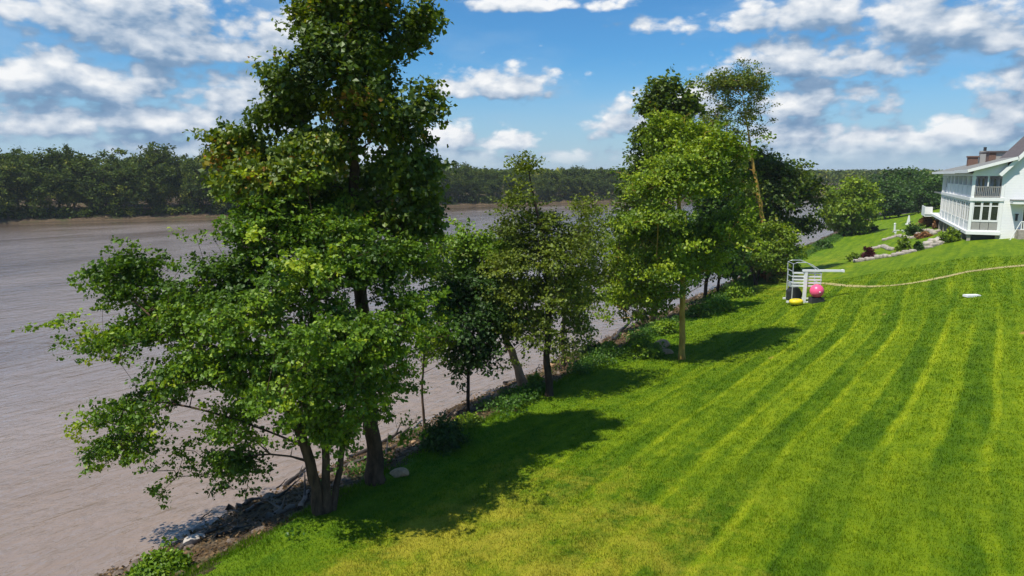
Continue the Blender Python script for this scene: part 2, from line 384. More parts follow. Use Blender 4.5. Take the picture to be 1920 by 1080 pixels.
M['mid'] = leaf_mat('mid_leaves', [(0, (0.053, 0.101, 0.005)), (.5, (0.158, 0.252, 0.008)), (1, (0.344, 0.431, 0.014))])
M['forest'] = leaf_mat('forest_leaves', [(0, (0.028, 0.050, 0.010)), (.5, (0.068, 0.106, 0.014)), (.85, (0.140, 0.180, 0.020)), (1, (0.234, 0.234, 0.024))], trans=.3, gloss=.1)
M['red'] = leaf_mat('red_leaves', [(0, (.05, .008, .014)), (1, (.14, .02, .03))])
M['rust'] = leaf_mat('rust_leaves', [(0, (.12, .05, .03)), (.6, (.30, .14, .05)), (1, (.42, .22, .12))])
M['weed'] = leaf_mat('weed_leaves', [(0, (.03, .08, .01)), (.6, (.08, .19, .012)), (1, (.22, .30, .03))])
M['bark'] = bark_mat('grey_brown_bark', (.022, .014, .009), (.12, .075, .045))
M['bark_pale'] = bark_mat('pale_flaking_bark', (.16, .09, .05), (.46, .30, .19), 3)
M['bark_gold'] = bark_mat('gold_bark', (.22, .12, .025), (.55, .36, .08), 4)  # yellowish bark colour
M['bark_dark'] = bark_mat('dark_bark', (.016, .012, .009), (.075, .052, .036))
M['rock'] = plain('shore_rock', (.17, .13, .10), .85, .5, 4, .6)
M['rock_pale'] = plain('pale_rock', (.42, .38, .34), .8, .25, 4, .5)
M['rock_tan'] = plain('tan_rock', (.42, .27, .15), .85, .3, 3, .6)
M['stone'] = plain('garden_stone', (.34, .30, .26), .85, .35, 5, .6)
M['wood_wet'] = plain('wet_driftwood', (.045, .035, .028), .5, .4, 5, .5)
M['wood_grey'] = plain('grey_driftwood', (.20, .16, .13), .8, .35, 5, .5)
M['white'] = plain('white_paint', (.80, .80, .80), .5, .03, 2)
M['trim'] = plain('trim_paint', (.74, .75, .77), .45, .04, 2)
M['steel'] = plain('galvanised_steel', (.50, .53, .55), .4, .15, 3, 0, .5, .3)
M['roof'] = plain('grey_shingles', (.20, .20, .19), .85, .18, 3, .4)
M['roof_dark'] = plain('dark_red_shingles', (.12, .10, .10), .8, .3, 3, .4)
M['brick'] = plain('brown_brick', (.17, .10, .075), .85, .3, 8, .4)
M['siding_grey'] = plain('grey_siding', (.32, .31, .29), .7, .08, 3)
M['glass'] = plain('dark_glass', (.02, .022, .025), .06, .3, 1, 0, .8)
M['curtain'] = plain('interior_shade', (.10, .085, .075), .7, .5, 6)
M['pink'] = plain('pink_vinyl', (.85, .10, .24), .35, .08, 2, 0, .5)
M['yellow'] = plain('yellow_plastic', (.75, .60, .02), .4, .06, 2)
M['black'] = plain('dark_cover', (.03, .032, .036), .5, .3, 3)
M['grey'] = plain('grey_plastic', (.36, .40, .44), .5, .15, 3)
M['path'] = plain('pale_path', (.36, .31, .13), .9, .35, 1.5, .5)
M['gravel'] = plain('gravel_drive', (.36, .35, .33), .9, .2, 2, .3)

m, n = material('clapboard'); tcc = n.node('ShaderNodeTexCoord').outputs['Object']
zz = n.node('ShaderNodeSeparateXYZ', {0: tcc}).outputs[2]
saw = n.m('FRACT', n.m('MULTIPLY', zz, 7.0))
bm = n.node('ShaderNodeBump', {'Height': saw, 'Strength': .5, 'Distance': .02}); bm.invert = True
c = n.ramp(n.noise(tcc, .8, 4), [(.3, (.74, .75, .77)), (.7, (.82, .82, .82))])
b = n.node('ShaderNodeBsdfPrincipled', {'Base Color': c, 'Roughness': .55, 'Normal': bm.outputs[0]})
n.node('ShaderNodeOutputMaterial', {0: b.outputs[0]}); M['clap'] = m
# ================================================================== SETTING
def spaced(segs):
    out = []
    for a, b, k in segs: out.append(np.linspace(a, b, k, endpoint=False))
    return np.unique(np.concatenate(out + [np.array([segs[-1][1]])]))
R_ = spaced([(-700, -60, 14), (-60, -12, 24), (-12, 60, 200), (60, 130, 120), (130, 320, 95), (320, 900, 60), (900, 6000, 40)])
D_ = spaced([(-5200, -700, 16), (-700, -260, 20), (-260, -70, 76), (-70, -10, 12), (-10, -4, 12), (-4, 2.2, 44), (2.2, 30, 70), (30, 120, 36), (120, 900, 26), (900, 5000, 16)])
RR, DD = np.meshgrid(R_, D_, indexing='ij')
GX, GY = to_xy(RR, DD); GZ = terrain(RR, DD)
nr, nd = RR.shape
I = np.arange(nr * nd).reshape(nr, nd)
Q = np.stack([I[:-1, :-1], I[1:, :-1], I[1:, 1:], I[:-1, 1:]], -1).reshape(-1, 4)[:, ::-1]
Vg = np.stack([GX, GY, GZ], -1).reshape(-1, 3)
qr = RR[:-1, :-1].ravel(); qd = (.5 * (DD[:-1, :-1] + DD[1:, 1:])).ravel()
wob = 1.35 + 1.1 * (fbm(qr, qd, .5, 3) - .45) * 2
is_l = (qd > wob) & (qd < 260) & (qr < 900)
flow = np.stack([RR, DD, DD * 0], -1).reshape(-1, 3)
def sub(V, Fq, at):
    u, inv = np.unique(Fq, return_inverse=True); return V[u], inv.reshape(Fq.shape), at[u]
v_, f_, a_ = sub(Vg, Q[~is_l], flow)
tag(link('ground', new_mesh('ground', v_, f_, [M['soil']], pattr={'flow': ('FLOAT_VECTOR', a_)}, smooth=True)), None, None, kind='structure')
v_, f_, a_ = sub(Vg, Q[is_l], flow)
tag(link('lawn', new_mesh('lawn', v_, f_, [M['lawn']], pattr={'flow': ('FLOAT_VECTOR', a_)}, smooth=True)), None, None, kind='structure')
ef = (far_s(RR) - (s0(RR) + DD))
okw = (DD[:-1, :-1] < 3) & ((ef[:-1, :-1] < 8) | (RR[:-1, :-1] > 900) & (ef[:-1, :-1] < 60))
Qw = np.stack([I[:-1, :-1], I[1:, :-1], I[1:, 1:], I[:-1, 1:]], -1)[okw][:, ::-1]
Vw = np.stack([GX, GY, GX * 0 + ZW], -1).reshape(-1, 3)
lee_reflect_ = (1 - sst(-ef, 5, 24 + 10 * fbm(RR, DD * 0, .03, 3))).ravel()  # calm water by the far bank, also masks its painted reflection
u_, inv_ = np.unique(Qw, return_inverse=True)
tag(link('river_water', new_mesh('river_water', Vw[u_], inv_.reshape(Qw.shape), [M['water']], pattr={'lee_reflect': ('FLOAT', lee_reflect_[u_]), 'shoal': ('FLOAT', sst(DD, -26, -7).ravel()[u_])})), None, None, kind='structure')

# distant wooded hills
m, n = material('distant_wood'); pos = n.node('ShaderNodeNewGeometry').outputs['Position']
k = n.noise(pos, .09, 5, .65)
c = n.ramp(k, [(.3, (.018, .036, .012)), (.7, (.060, .095, .022))])
bm = n.node('ShaderNodeBump', {'Height': n.noise(pos, .12, 5, .6), 'Strength': 1.0, 'Distance': 6.0})
b = n.node('ShaderNodeBsdfPrincipled', {'Base Color': c, 'Roughness': .95, 'Specular IOR Level': .0, 'Normal': bm.outputs[0]})
n.node('ShaderNodeOutputMaterial', {0: b.outputs[0]}); M['hill'] = m
az = np.linspace(rad(-48), rad(48), 900); ds = np.array([950, 1000, 1080, 1250, 1500, 1900, 2400])
AZ, DS = np.meshgrid(az, ds, indexing='ij')
hx, hy = DS * np.sin(AZ), DS * np.cos(AZ)
hz = np.interp(DS, ds, [-4, 8, 11, 13, 16, 21, 10]) + 3.2 * (fbm(hx * 1.0, hy, .03, 4) - .45) * 2 + 9 * (fbm(AZ * 14 + 9, DS * .001, 1, 3) - .42) * np.interp(DS, ds, [0, .2, .3, .5, .8, 1.1, 1])
hz[:, 0] = -4
na, nds = AZ.shape; I = np.arange(na * nds).reshape(na, nds)
Q = np.stack([I[:-1, :-1], I[1:, :-1], I[1:, 1:], I[:-1, 1:]], -1).reshape(-1, 4)
tag(link('hills', new_mesh('hills', np.stack([hx, hy, hz], -1).reshape(-1, 3), Q, [M['hill']], smooth=True)), None, None, kind='structure')

# ================================================================== LEAVES, LIMBS, TREES
def unit(a): return a / (np.linalg.norm(a, axis=-1, keepdims=True) + 1e-9)
def leaf_cloud(C, out, per, spread, flat, size, vbase, up=.55, outw=.55, rnd=.75, droop=.35):
    """C (n,3) clump centres, out (n,3) outward directions -> verts, quads, v attribute"""
    n_ = len(C); N_ = n_ * per
    c = np.repeat(C, per, 0); o = np.repeat(out, per, 0); vb = np.repeat(vbase, per)
    off = rng.normal(size=(N_, 3)) * np.array([spread, spread, spread * flat])
    p = c + off
    nrm = unit(np.array([0, 0, up]) + o * outw + rng.normal(size=(N_, 3)) * rnd)
    a = unit(np.cross(nrm, rng.normal(size=(N_, 3)))); a = unit(a + np.array([0, 0, -droop]) + o * .3)
    b_ = unit(np.cross(nrm, a)); nn = np.cross(a, b_)
    L = size * rng.uniform(.45, 1.45, (N_, 1)); w = L * rng.uniform(.34, .5, (N_, 1))
    V = np.stack([p, p + a * L * .45 + b_ * w + nn * L * .08, p + a * L, p + a * L * .45 - b_ * w + nn * L * .08], 1).reshape(-1, 3)
    Fq = np.arange(N_ * 4).reshape(-1, 4)
    v = np.clip(vb + rng.normal(size=N_) * .13, 0, 1)
    return V, Fq, v

def limbs(trunks, tips, tipr=.008, step=.5, expo=2.3):
    """trunks: list of (pts (k,3), radii) ; tips (n,3). Returns list of tapered segments."""
    pos, par, fix = [], [], []
    tr = []
    for pts, rs in trunks:
        pts = np.asarray(pts, float); rs = np.asarray(rs, float)
        seg = np.linalg.norm(np.diff(pts, axis=0), axis=1); cum = np.r_[0, np.cumsum(seg)]
        k = max(3, int(cum[-1] / .4)); t = np.linspace(0, cum[-1], k)
        q = np.stack([np.interp(t, cum, pts[:, i]) for i in range(3)], 1); r = np.interp(t, cum, rs)
        # smooth the path
        for _ in range(3): q[1:-1] = .5 * q[1:-1] + .25 * (q[:-2] + q[2:])
        q[1:-1] += rng.normal(size=(k - 2, 3)) * r[1:-1, None] * .16
        b0 = len(pos)
        for i in range(k): pos.append(q[i]); par.append(b0 + i - 1 if i else -1); fix.append(r[i])
        tr.append((q, r))
    ntr = len(pos)
    P_ = np.zeros((ntr + len(tips) * 14, 3)); P_[:ntr] = pos; cnt = ntr; plen = np.zeros(len(P_))
    lo = np.array([.25 * (max(q[:, 2]) - 0) for q, _ in tr]).min()
    order = np.argsort(np.min(np.linalg.norm(tips[:, None] - P_[None, :ntr], axis=2), axis=1) + rng.uniform(0, .6, len(tips)))
    big = rng.permutation(len(tips))[:max(8, len(tips) // 22)]
    order = np.r_[big, [i for i in order if i not in set(big)]].astype(int)
    for ti in order:
        t = tips[ti]; nd_ = P_[:cnt]
        v = t - nd_; dist = np.linalg.norm(v, axis=1); hd = np.hypot(v[:, 0], v[:, 1])
        cost = dist + 1.3 * np.maximum(0, nd_[:, 2] - (t[2] - .35 * hd)) + .22 * plen[:cnt]
        cost[:ntr] += np.where(nd_[:ntr, 2] < lo, 3.0, 0)
        j = int(np.argmin(cost)); d_ = dist[j]; a = P_[j].copy(); k = max(1, min(12, int(d_ / step)))
        ctrl = a + (t - a) * .5 + np.array([0, 0, .10 * d_]) + rng.normal(size=3) * .07 * d_
        pj = j
        for s in range(1, k + 1):
            u = s / k; q = (1 - u) ** 2 * a + 2 * u * (1 - u) * ctrl + u * u * t
            P_[cnt] = q; par.append(pj); plen[cnt] = plen[pj] + d_ / k; pj = cnt; cnt += 1
    par = np.array(par); w = np.zeros(cnt); leaf = np.ones(cnt, bool); leaf[par[par >= 0]] = False
    w[leaf] = tipr ** expo
    for i in range(cnt - 1, ntr - 1, -1): w[par[i]] += w[i]
    r = w ** (1 / expo)
    for i in range(ntr): r[i] = fix[i]
    segs = []
    for i in range(ntr, cnt):
        rp = min(r[par[i]], r[i] * 1.35 + .01); segs.append((P_[par[i]], P_[i], rp, r[i]))
    return tr, segs

def seg_mesh(segs, k=5):
    A_ = np.array([s[0] for s in segs]); B_ = np.array([s[1] for s in segs]); ra = np.array([s[2] for s in segs]); rb = np.array([s[3] for s in segs])
    d_ = unit(B_ - A_); B_ = B_ + d_ * rb[:, None] * .4
    ref = np.where(np.abs(d_[:, 2:3]) > .9, np.array([[1., 0, 0]]), np.array([[0, 0, 1.]])); x = unit(np.cross(d_, ref)); y = np.cross(d_, x)
    an = np.arange(k) * 2 * math.pi / k
    ring = x[:, None] * np.cos(an)[None, :, None] + y[:, None] * np.sin(an)[None, :, None]
    V = np.concatenate([A_[:, None] + ring * ra[:, None, None], B_[:, None] + ring * rb[:, None, None]], 1).reshape(-1, 3)
    base = np.arange(len(segs))[:, None] * 2 * k; j = np.arange(k)
    Fq = np.stack([base + j, base + (j + 1) % k, base + k + (j + 1) % k, base + k + j], -1).reshape(-1, 4)
    return V, Fq

def wood_mesh(name, tr, segs, mat, flare=1.6, k=14):
    V, Fq = seg_mesh(segs) if segs else (np.zeros((0, 3)), np.zeros((0, 4), int))
    Vs, Fs, n0 = [V], [Fq], len(V)
    for q, r in tr:
        nk = len(q); t = unit(np.gradient(q, axis=0)); x = unit(np.cross(t, np.array([0, 1., 0]))); y = np.cross(t, x)
        an = np.arange(k) * 2 * math.pi / k
        fl = 1 + (flare - 1) * np.exp(-np.linalg.norm(q - q[0], axis=1) / (r[0] * 1.8))
        lob = 1 + .16 * np.sin(an * 5 + 1)[None] * (fl - 1)[:, None] * 2 + .05 * rng.normal(size=(nk, k))
        rr = r[:, None] * fl[:, None] * lob
        ring = q[:, None] + (x[:, None] * np.cos(an)[None, :, None] + y[:, None] * np.sin(an)[None, :, None]) * rr[..., None]
        i = np.arange(nk - 1)[:, None] * k; j = np.arange(k)
        Fs.append((np.stack([i + j, i + (j + 1) % k, i + k + (j + 1) % k, i + k + j], -1) + n0).reshape(-1, 4)); Vs.append(ring.reshape(-1, 3)); n0 += nk * k
    return new_mesh(name, np.concatenate(Vs), np.concatenate(Fs), [mat], smooth=True)

def sample_blobs(blobs, n_, gap=.0, freq=.55, shell=.62, seed=0):
    """blobs rows: cx cy cz rx ry rz weight"""
    B = np.array(blobs, float); w = (B[:, 3] * B[:, 4] * B[:, 5]) ** .72 * B[:, 6]; w /= w.sum()
    k = rng.choice(len(B), n_ * 4, p=w); dr = unit(rng.normal(size=(n_ * 4, 3)))
    dr[:, 2] = np.where((dr[:, 2] < -.3) & (rng.random(len(dr)) < .5), -dr[:, 2], dr[:, 2])
    rr = np.where(rng.random(n_ * 4) < shell, rng.uniform(.72, 1.0, n_ * 4), rng.uniform(.2, .8, n_ * 4))
    p_ = B[k, :3] + dr * rr[:, None] * B[k, 3:6]
    g = vn(p_[:, 0] * freq + seed * 3.1, p_[:, 1] * freq, p_[:, 2] * freq * 1.5)
    p_ = p_[g > gap][:n_]
    return p_

def tree_meshes(key, trunks, blobs, ntip, per, lsize, leafm, barkm, sub_=4, sspread=.34, lspread=.15, flat=.5, gap=.3, freq=.55, shell=.62, tipr=.008, vspread=.22, flare=1.6, droop=.35, extra=None, jag=.25, seed=0):
    flare = 1 + (flare - 1) * .5
    tips = sample_blobs(blobs, ntip, gap, freq, shell, seed)
    ctr = np.average(np.array(blobs)[:, :3], axis=0, weights=np.array(blobs)[:, 3] ** 2)
    out = unit(tips - ctr)
    tips = tips + out * rng.exponential(jag, (len(tips), 1))
    if extra is not None: tips = np.concatenate([tips, extra]); out = unit(tips - ctr)
    tr, segs = limbs(trunks, tips, tipr=tipr)
    wm = wood_mesh(key + '_trunk', tr, segs, barkm, flare)
    # sub clumps spread round each tip, flattened into sprays
    C = np.repeat(tips, sub_, 0); O = np.repeat(out, sub_, 0)
    C = C + rng.normal(size=C.shape) * np.array([sspread, sspread, sspread * (.35 + flat * .5)]) - O * rng.uniform(0, sspread, (len(C), 1))
    tv = .45 + vspread * (vn(tips[:, 0] * .7 + 9, tips[:, 1] * .7, tips[:, 2] * .7) - .5) * 2 + rng.normal(size=len(tips)) * vspread * .45
    vb = np.repeat(tv, sub_) + rng.normal(size=len(C)) * .07
    V, Fq, v = leaf_cloud(C, O, per, lspread, flat, lsize, vb, droop=droop)
    cm = new_mesh(key + '_crown', V, Fq, [leafm], fattr={'v': ('FLOAT', v)})
    return wm, cm

def pix_tree(name, label, cat, base, trunks, blobs, group=None, shrink=1.0, **kw):
    """trunks: lists of (u, v, radius[, dy]); blobs: (u, v, ru, rv, dy[, weight]) measured on the photo at the tree's real distance"""
    bp = ground(*base); y0 = bp[1]
    T = []
    for t in trunks:
        pts = []; rs = []
        for i, q in enumerate(t):
            dy = q[3] if len(q) > 3 else 0
            w_ = at_y(q[0], q[1], y0 + dy)
            if i == 0: w_ = ground(q[0], q[1]) if len(q) < 5 else w_; w_[2] = float(gz(w_[0], w_[1])) - .12
            pts.append(w_ - bp); rs.append(q[2])
        T.append((pts, rs))
    B = []
    for q in blobs:
        y_ = y0 + q[4]; c_ = at_y(q[0], q[1], y_) - bp; k = y_ / F
        B.append((*c_, q[2] * k * shrink, max(q[2], q[3] * .8) * k * shrink, q[3] * k * shrink, q[5] if len(q) > 5 else 1))
    wm, cm = tree_meshes(name, T, B, **kw)
    o = thing(name, label, cat, bp, 0, group)
    link('trunk', wm, o); link('crown', cm, o)
    return o

# ---- tall sycamore
pix_tree('sycamore_tree', 'tall dark sycamore rising out of the top of the picture behind the spreading maple', 'tree', (705, 905),
    [[(705, 905, .26), (697, 790, .235, .1), (684, 640, .22, .3), (670, 480, .19, .4), (662, 340, .16, .5), (664, 200, .12, .5), (672, 80, .07, .4), (680, -20, .03, .4)]],
    [(665, 30, 75, 50, 0), (690, -35, 60, 40, .3), (640, -20, 45, 30, -.6), (590, 50, 40, 45, .5), (535, 115, 38, 42, 0), (560, 165, 50, 40, -.6), (640, 115, 80, 60, -.8), (700, 130, 70, 60, .8), (770, 70, 26, 20, 0, .7), (795, 42, 22, 25, 0, 1.0),
     (770, 150, 38, 40, .3), (800, 185, 34, 32, -.3), (600, 225, 75, 55, .4), (690, 235, 90, 60, -.9), (765, 245, 48, 40, .5), (620, 300, 90, 50, -.6), (520, 225, 28, 32, 0, .9), (530, 290, 50, 40, .4), (436, 255, 26, 36, 0, 1.6), (465, 305, 44, 36, 0, 1.5),
     (430, 345, 56, 46, 0, 1.5), (500, 350, 66, 50, -.8, 1.3), (590, 365, 80, 45, .7), (700, 330, 80, 55, .3), (770, 325, 45, 40, -.4), (780, 390, 42, 40, .3), (740, 400, 55, 35, 0), (420, 385, 40, 24, .2), (650, 410, 70, 30, 0), (795, 425, 22, 18, 0)],
    ntip=950, per=21, lsize=.145, leafm=M['plane'], barkm=M['bark'], sub_=4, sspread=.22, lspread=.12, flat=.85, gap=.48, freq=.8, shell=.75, vspread=.30, jag=.14, shrink=.85, seed=1)

# ---- spreading maple over the river, several stems
pix_tree('maple_tree', 'broad bright green maple with several stems, spreading out over the river', 'tree', (603, 957),
    [[(600, 962, .17), (588, 890, .15, -.1), (570, 820, .14, -.2), (530, 740, .12, -.4), (470, 680, .09, -.6), (380, 640, .05, -.8), (300, 610, .025, -1)],
     [(612, 960, .13), (612, 860, .12, .1), (600, 760, .11, .2), (590, 640, .09, .2), (585, 520, .06, .2), (590, 440, .02, .2)],
     [(622, 958, .10), (640, 850, .09, .6), (655, 760, .085, .8), (665, 640, .07, .8), (690, 520, .03, .8)]],
    [(600, 440, 90, 32, .4), (500, 445, 90, 32, .5), (430, 455, 45, 16, .4, .9), (660, 500, 110, 60, .8), (560, 530, 130, 70, -.6), (460, 520, 70, 40, .2), (740, 500, 60, 50, .9), (770, 600, 45, 60, .8), (700, 600, 90, 70, -.8), (600, 640, 120, 80, -1.6),
     (480, 620, 110, 70, -1.2), (400, 590, 80, 60, -.4), (330, 600, 70, 60, .3), (265, 560, 60, 38, .1), (235, 515, 45, 24, 0), (270, 500, 30, 20, .4, .8), (205, 590, 40, 14, .2, .8), (180, 635, 34, 14, 0, .8), (185, 525, 18, 8, 0, .7), (260, 640, 70, 30, -.3), (300, 690, 60, 34, 0),
     (420, 700, 110, 50, -1.0), (540, 720, 110, 60, -1.6), (640, 740, 90, 60, -.8), (710, 700, 60, 60, .6), (320, 760, 90, 34, -.4), (215, 770, 45, 18, 0), (230, 825, 60, 20, -.2), (170, 845, 24, 8, 0, .8), (330, 830, 60, 30, -.6), (420, 800, 70, 40, -.2), (340, 870, 26, 14, -.4, .8), (430, 865, 40, 22, 0), (470, 870, 28, 12, 0, .7), (560, 800, 60, 30, -.8), (610, 800, 40, 40, -.9), (690, 770, 40, 24, .6), (745, 690, 40, 26, .6)],
    ntip=1650, per=16, lsize=.105, leafm=M['maple'], barkm=M['bark'], sub_=5, sspread=.22, lspread=.105, flat=.40, gap=.43, freq=.9, shell=.7, tipr=.006, vspread=.34, flare=1.5, jag=.3,
    extra=at_y(113, 601, 19.3)[None] - ground(603, 957) + np.array([[0, 0, 0], [.1, 0, .03], [-.12, .1, 0]]), seed=2)

# ---- thin saplings and middle trees on the bank
pix_tree('sapling_tree', 'thin bare stemmed sapling with sparse leaves between the maple and the small dark tree', 'tree', (797, 800),
    [[(797, 800, .06), (790, 735, .05), (796, 660, .045), (800, 590, .03), (790, 500, .015)]],
    [(795, 505, 42, 36, 0), (820, 560, 30, 40, .2), (775, 590, 30, 40, 0), (810, 640, 34, 30, 0), (785, 690, 30, 18, 0, .6), (820, 480, 20, 24, 0)],
    ntip=110, per=12, lsize=.12, leafm=M['mid'], barkm=M['bark'], sspread=.22, lspread=.12, gap=.35, shell=.5, tipr=.006, seed=3)
pix_tree('dark_tree', 'small dark dense tree on a thin straight trunk right of the maple', 'tree', (877, 775),
    [[(877, 775, .085), (878, 710, .075), (880, 640, .06), (882, 540, .03)]],
    [(880, 600, 62, 60, 0), (845, 570, 34, 45, .2), (925, 610, 40, 50, -.3), (885, 665, 46, 26, 0), (870, 540, 45, 30, .2), (915, 555, 34, 34, .3), (845, 640, 24, 24, 0), (868, 690, 26, 12, 0, .8)],
    ntip=330, per=14, lsize=.15, leafm=M['dark'], barkm=M['bark_dark'], sspread=.22, lspread=.14, flat=.8, gap=.22, seed=4)
pix_tree('leaning_tree', 'pale barked trunk leaning over the water with a bright green top', 'tree', (988, 735),
    [[(988, 735, .24), (972, 690, .20, .2), (958, 655, .17, .4), (935, 600, .12, .5), (915, 540, .07, .6), (900, 480, .03, .6)]],
    [(890, 470, 38, 28, 0, 2), (935, 485, 36, 26, -.4, 2), (865, 500, 28, 26, .3, 1.5), (960, 470, 22, 18, .5), (905, 530, 50, 30, .6), (960, 560, 30, 40, .5), (830, 520, 20, 20, .5, .5)],
    ntip=260, per=13, lsize=.15, leafm=M['bright'], barkm=M['bark_pale'], sspread=.25, lspread=.15, flat=.7, gap=.3, seed=5)
pix_tree('bank_tree', 'olive green tree with narrow pointed top in the middle of the riverbank', 'tree', (1030, 742),
    [[(1030, 742, .17), (1026, 660, .15), (1032, 560, .13), (1022, 450, .08), (1000, 370, .05), (990, 312, .015)]],
    [(990, 318, 13, 18, 0, 3), (992, 345, 24, 26, 0, 2.5), (985, 385, 38, 32, 0), (1010, 430, 60, 36, .4), (955, 440, 30, 22, 0, .8), (1040, 480, 70, 36, 0), (965, 500, 50, 26, -.4, .8), (1010, 550, 70, 34, -.4), (1075, 540, 50, 40, .4), (990, 610, 60, 34, 0), (1050, 620, 60, 36, .2), (1085, 440, 40, 26, .3, .7), (935, 560, 40, 20, 0, .5), (1040, 655, 40, 12, 0), (1030, 400, 24, 24, 0)],
    ntip=640, per=14, lsize=.115, leafm=M['olive'], barkm=M['bark_dark'], sspread=.28, lspread=.13, flat=.4, gap=.36, freq=.8, tipr=.006, vspread=.25, seed=6)
pix_tree('slender_tree', 'slender sparse tree just behind the pointed olive tree, its lower trunk ringed by bank weeds', 'tree', (1057, 690),
    [[(1057, 690, .11), (1054, 620, .10), (1070, 520, .08), (1085, 430, .04), (1095, 380, .015)]],
    [(1100, 400, 32, 24, 0), (1090, 460, 44, 28, 0), (1110, 520, 40, 30, .3, .7), (1080, 570, 50, 30, 0), (1110, 610, 32, 20, 0, .7), (1070, 640, 34, 20, 0)],
    ntip=230, per=11, lsize=.13, leafm=M['olive'], barkm=M['bark_dark'], sspread=.3, lspread=.14, flat=.4, gap=.38, tipr=.006, seed=7)

# ---- right-hand group
pix_tree('shade_tree', 'full green shade tree on a straight yellowish trunk at the lawn edge', 'tree', (1279, 672),
    [[(1279, 674, .165), (1279, 600, .15), (1280, 520, .14), (1276, 420, .12, .2), (1268, 320, .07, .3), (1264, 250, .02, .3)]],
    [(1265, 250, 40, 24, .3), (1225, 290, 40, 34, .5), (1312, 275, 52, 34, .2), (1365, 300, 34, 34, .3), (1195, 350, 40, 40, 0), (1265, 350, 70, 54, -1.2), (1345, 350, 50, 44, .2), (1178, 425, 34, 34, .2), (1240, 430, 72, 54, -1.4), (1320, 420, 64, 52, -.6), (1380, 395, 30, 40, .3),
     (1175, 490, 36, 36, 0), (1235, 495, 60, 36, -.8), (1305, 480, 50, 36, .4), (1355, 460, 30, 30, .3), (1195, 550, 40, 22, 0), (1158, 555, 22, 20, .2), (1230, 545, 30, 14, 0), (1290, 320, 60, 40, -1)],
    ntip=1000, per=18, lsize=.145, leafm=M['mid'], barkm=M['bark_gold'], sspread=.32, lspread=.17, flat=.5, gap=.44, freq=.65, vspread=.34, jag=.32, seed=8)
pix_tree('dark_sycamore_tree', 'dark sycamore whose top shows above the left of the shade tree', 'tree', (1225, 612),
    [[(1225, 612, .2), (1226, 500, .18), (1236, 380, .14), (1246, 260, .07), (1248, 185, .02)]],
    [(1243, 174, 24, 18, 0, 2), (1238, 205, 34, 22, 0, 2), (1288, 205, 20, 14, 0, 2), (1265, 240, 40, 24, 0), (1215, 260, 26, 24, 0), (1192, 275, 12, 12, 0, .7), (1235, 320, 50, 40, 0), (1200, 380, 40, 40, 0), (1240, 440, 50, 40, 0), (1180, 470, 34, 40, 0), (1215, 205, 12, 10, 0), (1150, 540, 30, 30, 0), (1190, 560, 34, 26, 0)],
    ntip=480, per=13, lsize=.24, leafm=M['plane'], barkm=M['bark_pale'], sspread=.3, lspread=.17, flat=.8, gap=.32, seed=9)
pix_tree('tall_tree', 'tall spindly tree with pale leaning trunk and airy top, above the small lawn tree', 'tree', (1443, 528),
    [[(1443, 528, .24), (1432, 425, .2), (1420, 350, .16), (1408, 285, .12), (1402, 240, .07), (1392, 180, .03)], [(1424, 400, .10, 0, 1), (1400, 384, .07), (1374, 398, .03)]],
    [(1385, 158, 46, 20, 0, 1.5), (1345, 170, 24, 24, 0, 1.3), (1415, 178, 26, 28, 0, 1.3), (1360, 205, 34, 22, .2, 1), (1405, 215, 26, 22, 0, .8), (1340, 255, 34, 30, 0, 1), (1365, 330, 34, 34, 0, 1), (1390, 370, 24, 30, 0, .8), (1340, 235, 24, 22, 0, .7), (1375, 255, 26, 14, 0, .5), (1425, 245, 14, 10, 0, .6), (1345, 280, 24, 22, 0, .8), (1372, 310, 26, 24, 0, .7), (1390, 395, 22, 12, 0, .3), (1440, 230, 8, 6, 0, .8)],
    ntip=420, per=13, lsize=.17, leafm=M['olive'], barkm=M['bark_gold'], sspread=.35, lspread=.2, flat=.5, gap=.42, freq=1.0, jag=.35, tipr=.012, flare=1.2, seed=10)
pix_tree('riverside_tree', 'wide dark green tree over the water right of the tall spindly tree', 'tree', (1397, 530),
    [[(1397, 530, .26), (1410, 470, .22), (1430, 400, .17), (1450, 340, .09), (1460, 305, .03)], [(1380, 533, .18), (1370, 470, .15), (1365, 400, .1), (1362, 340, .04)]],
    [(1405, 300, 34, 30, 0), (1440, 318, 44, 24, 0), (1480, 335, 34, 24, 0), (1500, 375, 38, 30, 0), (1520, 360, 20, 22, .5), (1440, 370, 60, 36, -.5), (1490, 410, 42, 28, .3), (1400, 340, 40, 40, 0), (1370, 380, 44, 44, 0), (1420, 420, 60, 34, 0), (1360, 450, 44, 40, 0), (1515, 425, 16, 14, 0, .8), (1380, 490, 40, 22, 0)],
    ntip=620, per=13, lsize=.28, leafm=M['plane'], barkm=M['bark_dark'], sspread=.42, lspread=.24, flat=.6, gap=.25, freq=.4, tipr=.012, vspread=.26, seed=11)
pix_tree('bank_edge_tree', 'dark leafed tree on the bank behind the shade tree trunk', 'tree', (1322, 566),
    [[(1322, 566, .16), (1325, 520, .14), (1335, 450, .1), (1340, 390, .04)], [(1345, 556, .13), (1350, 500, .1), (1352, 430, .05)]],
    [(1335, 430, 46, 40, 0), (1350, 480, 44, 34, 0), (1310, 480, 40, 36, 0), (1340, 380, 40, 30, 0), (1370, 510, 20, 14, 0), (1300, 520, 26, 14, 0)],
    ntip=330, per=12, lsize=.24, leafm=M['dark'], barkm=M['bark_dark'], sspread=.4, lspread=.2, flat=.6, gap=.28, tipr=.01, seed=12)
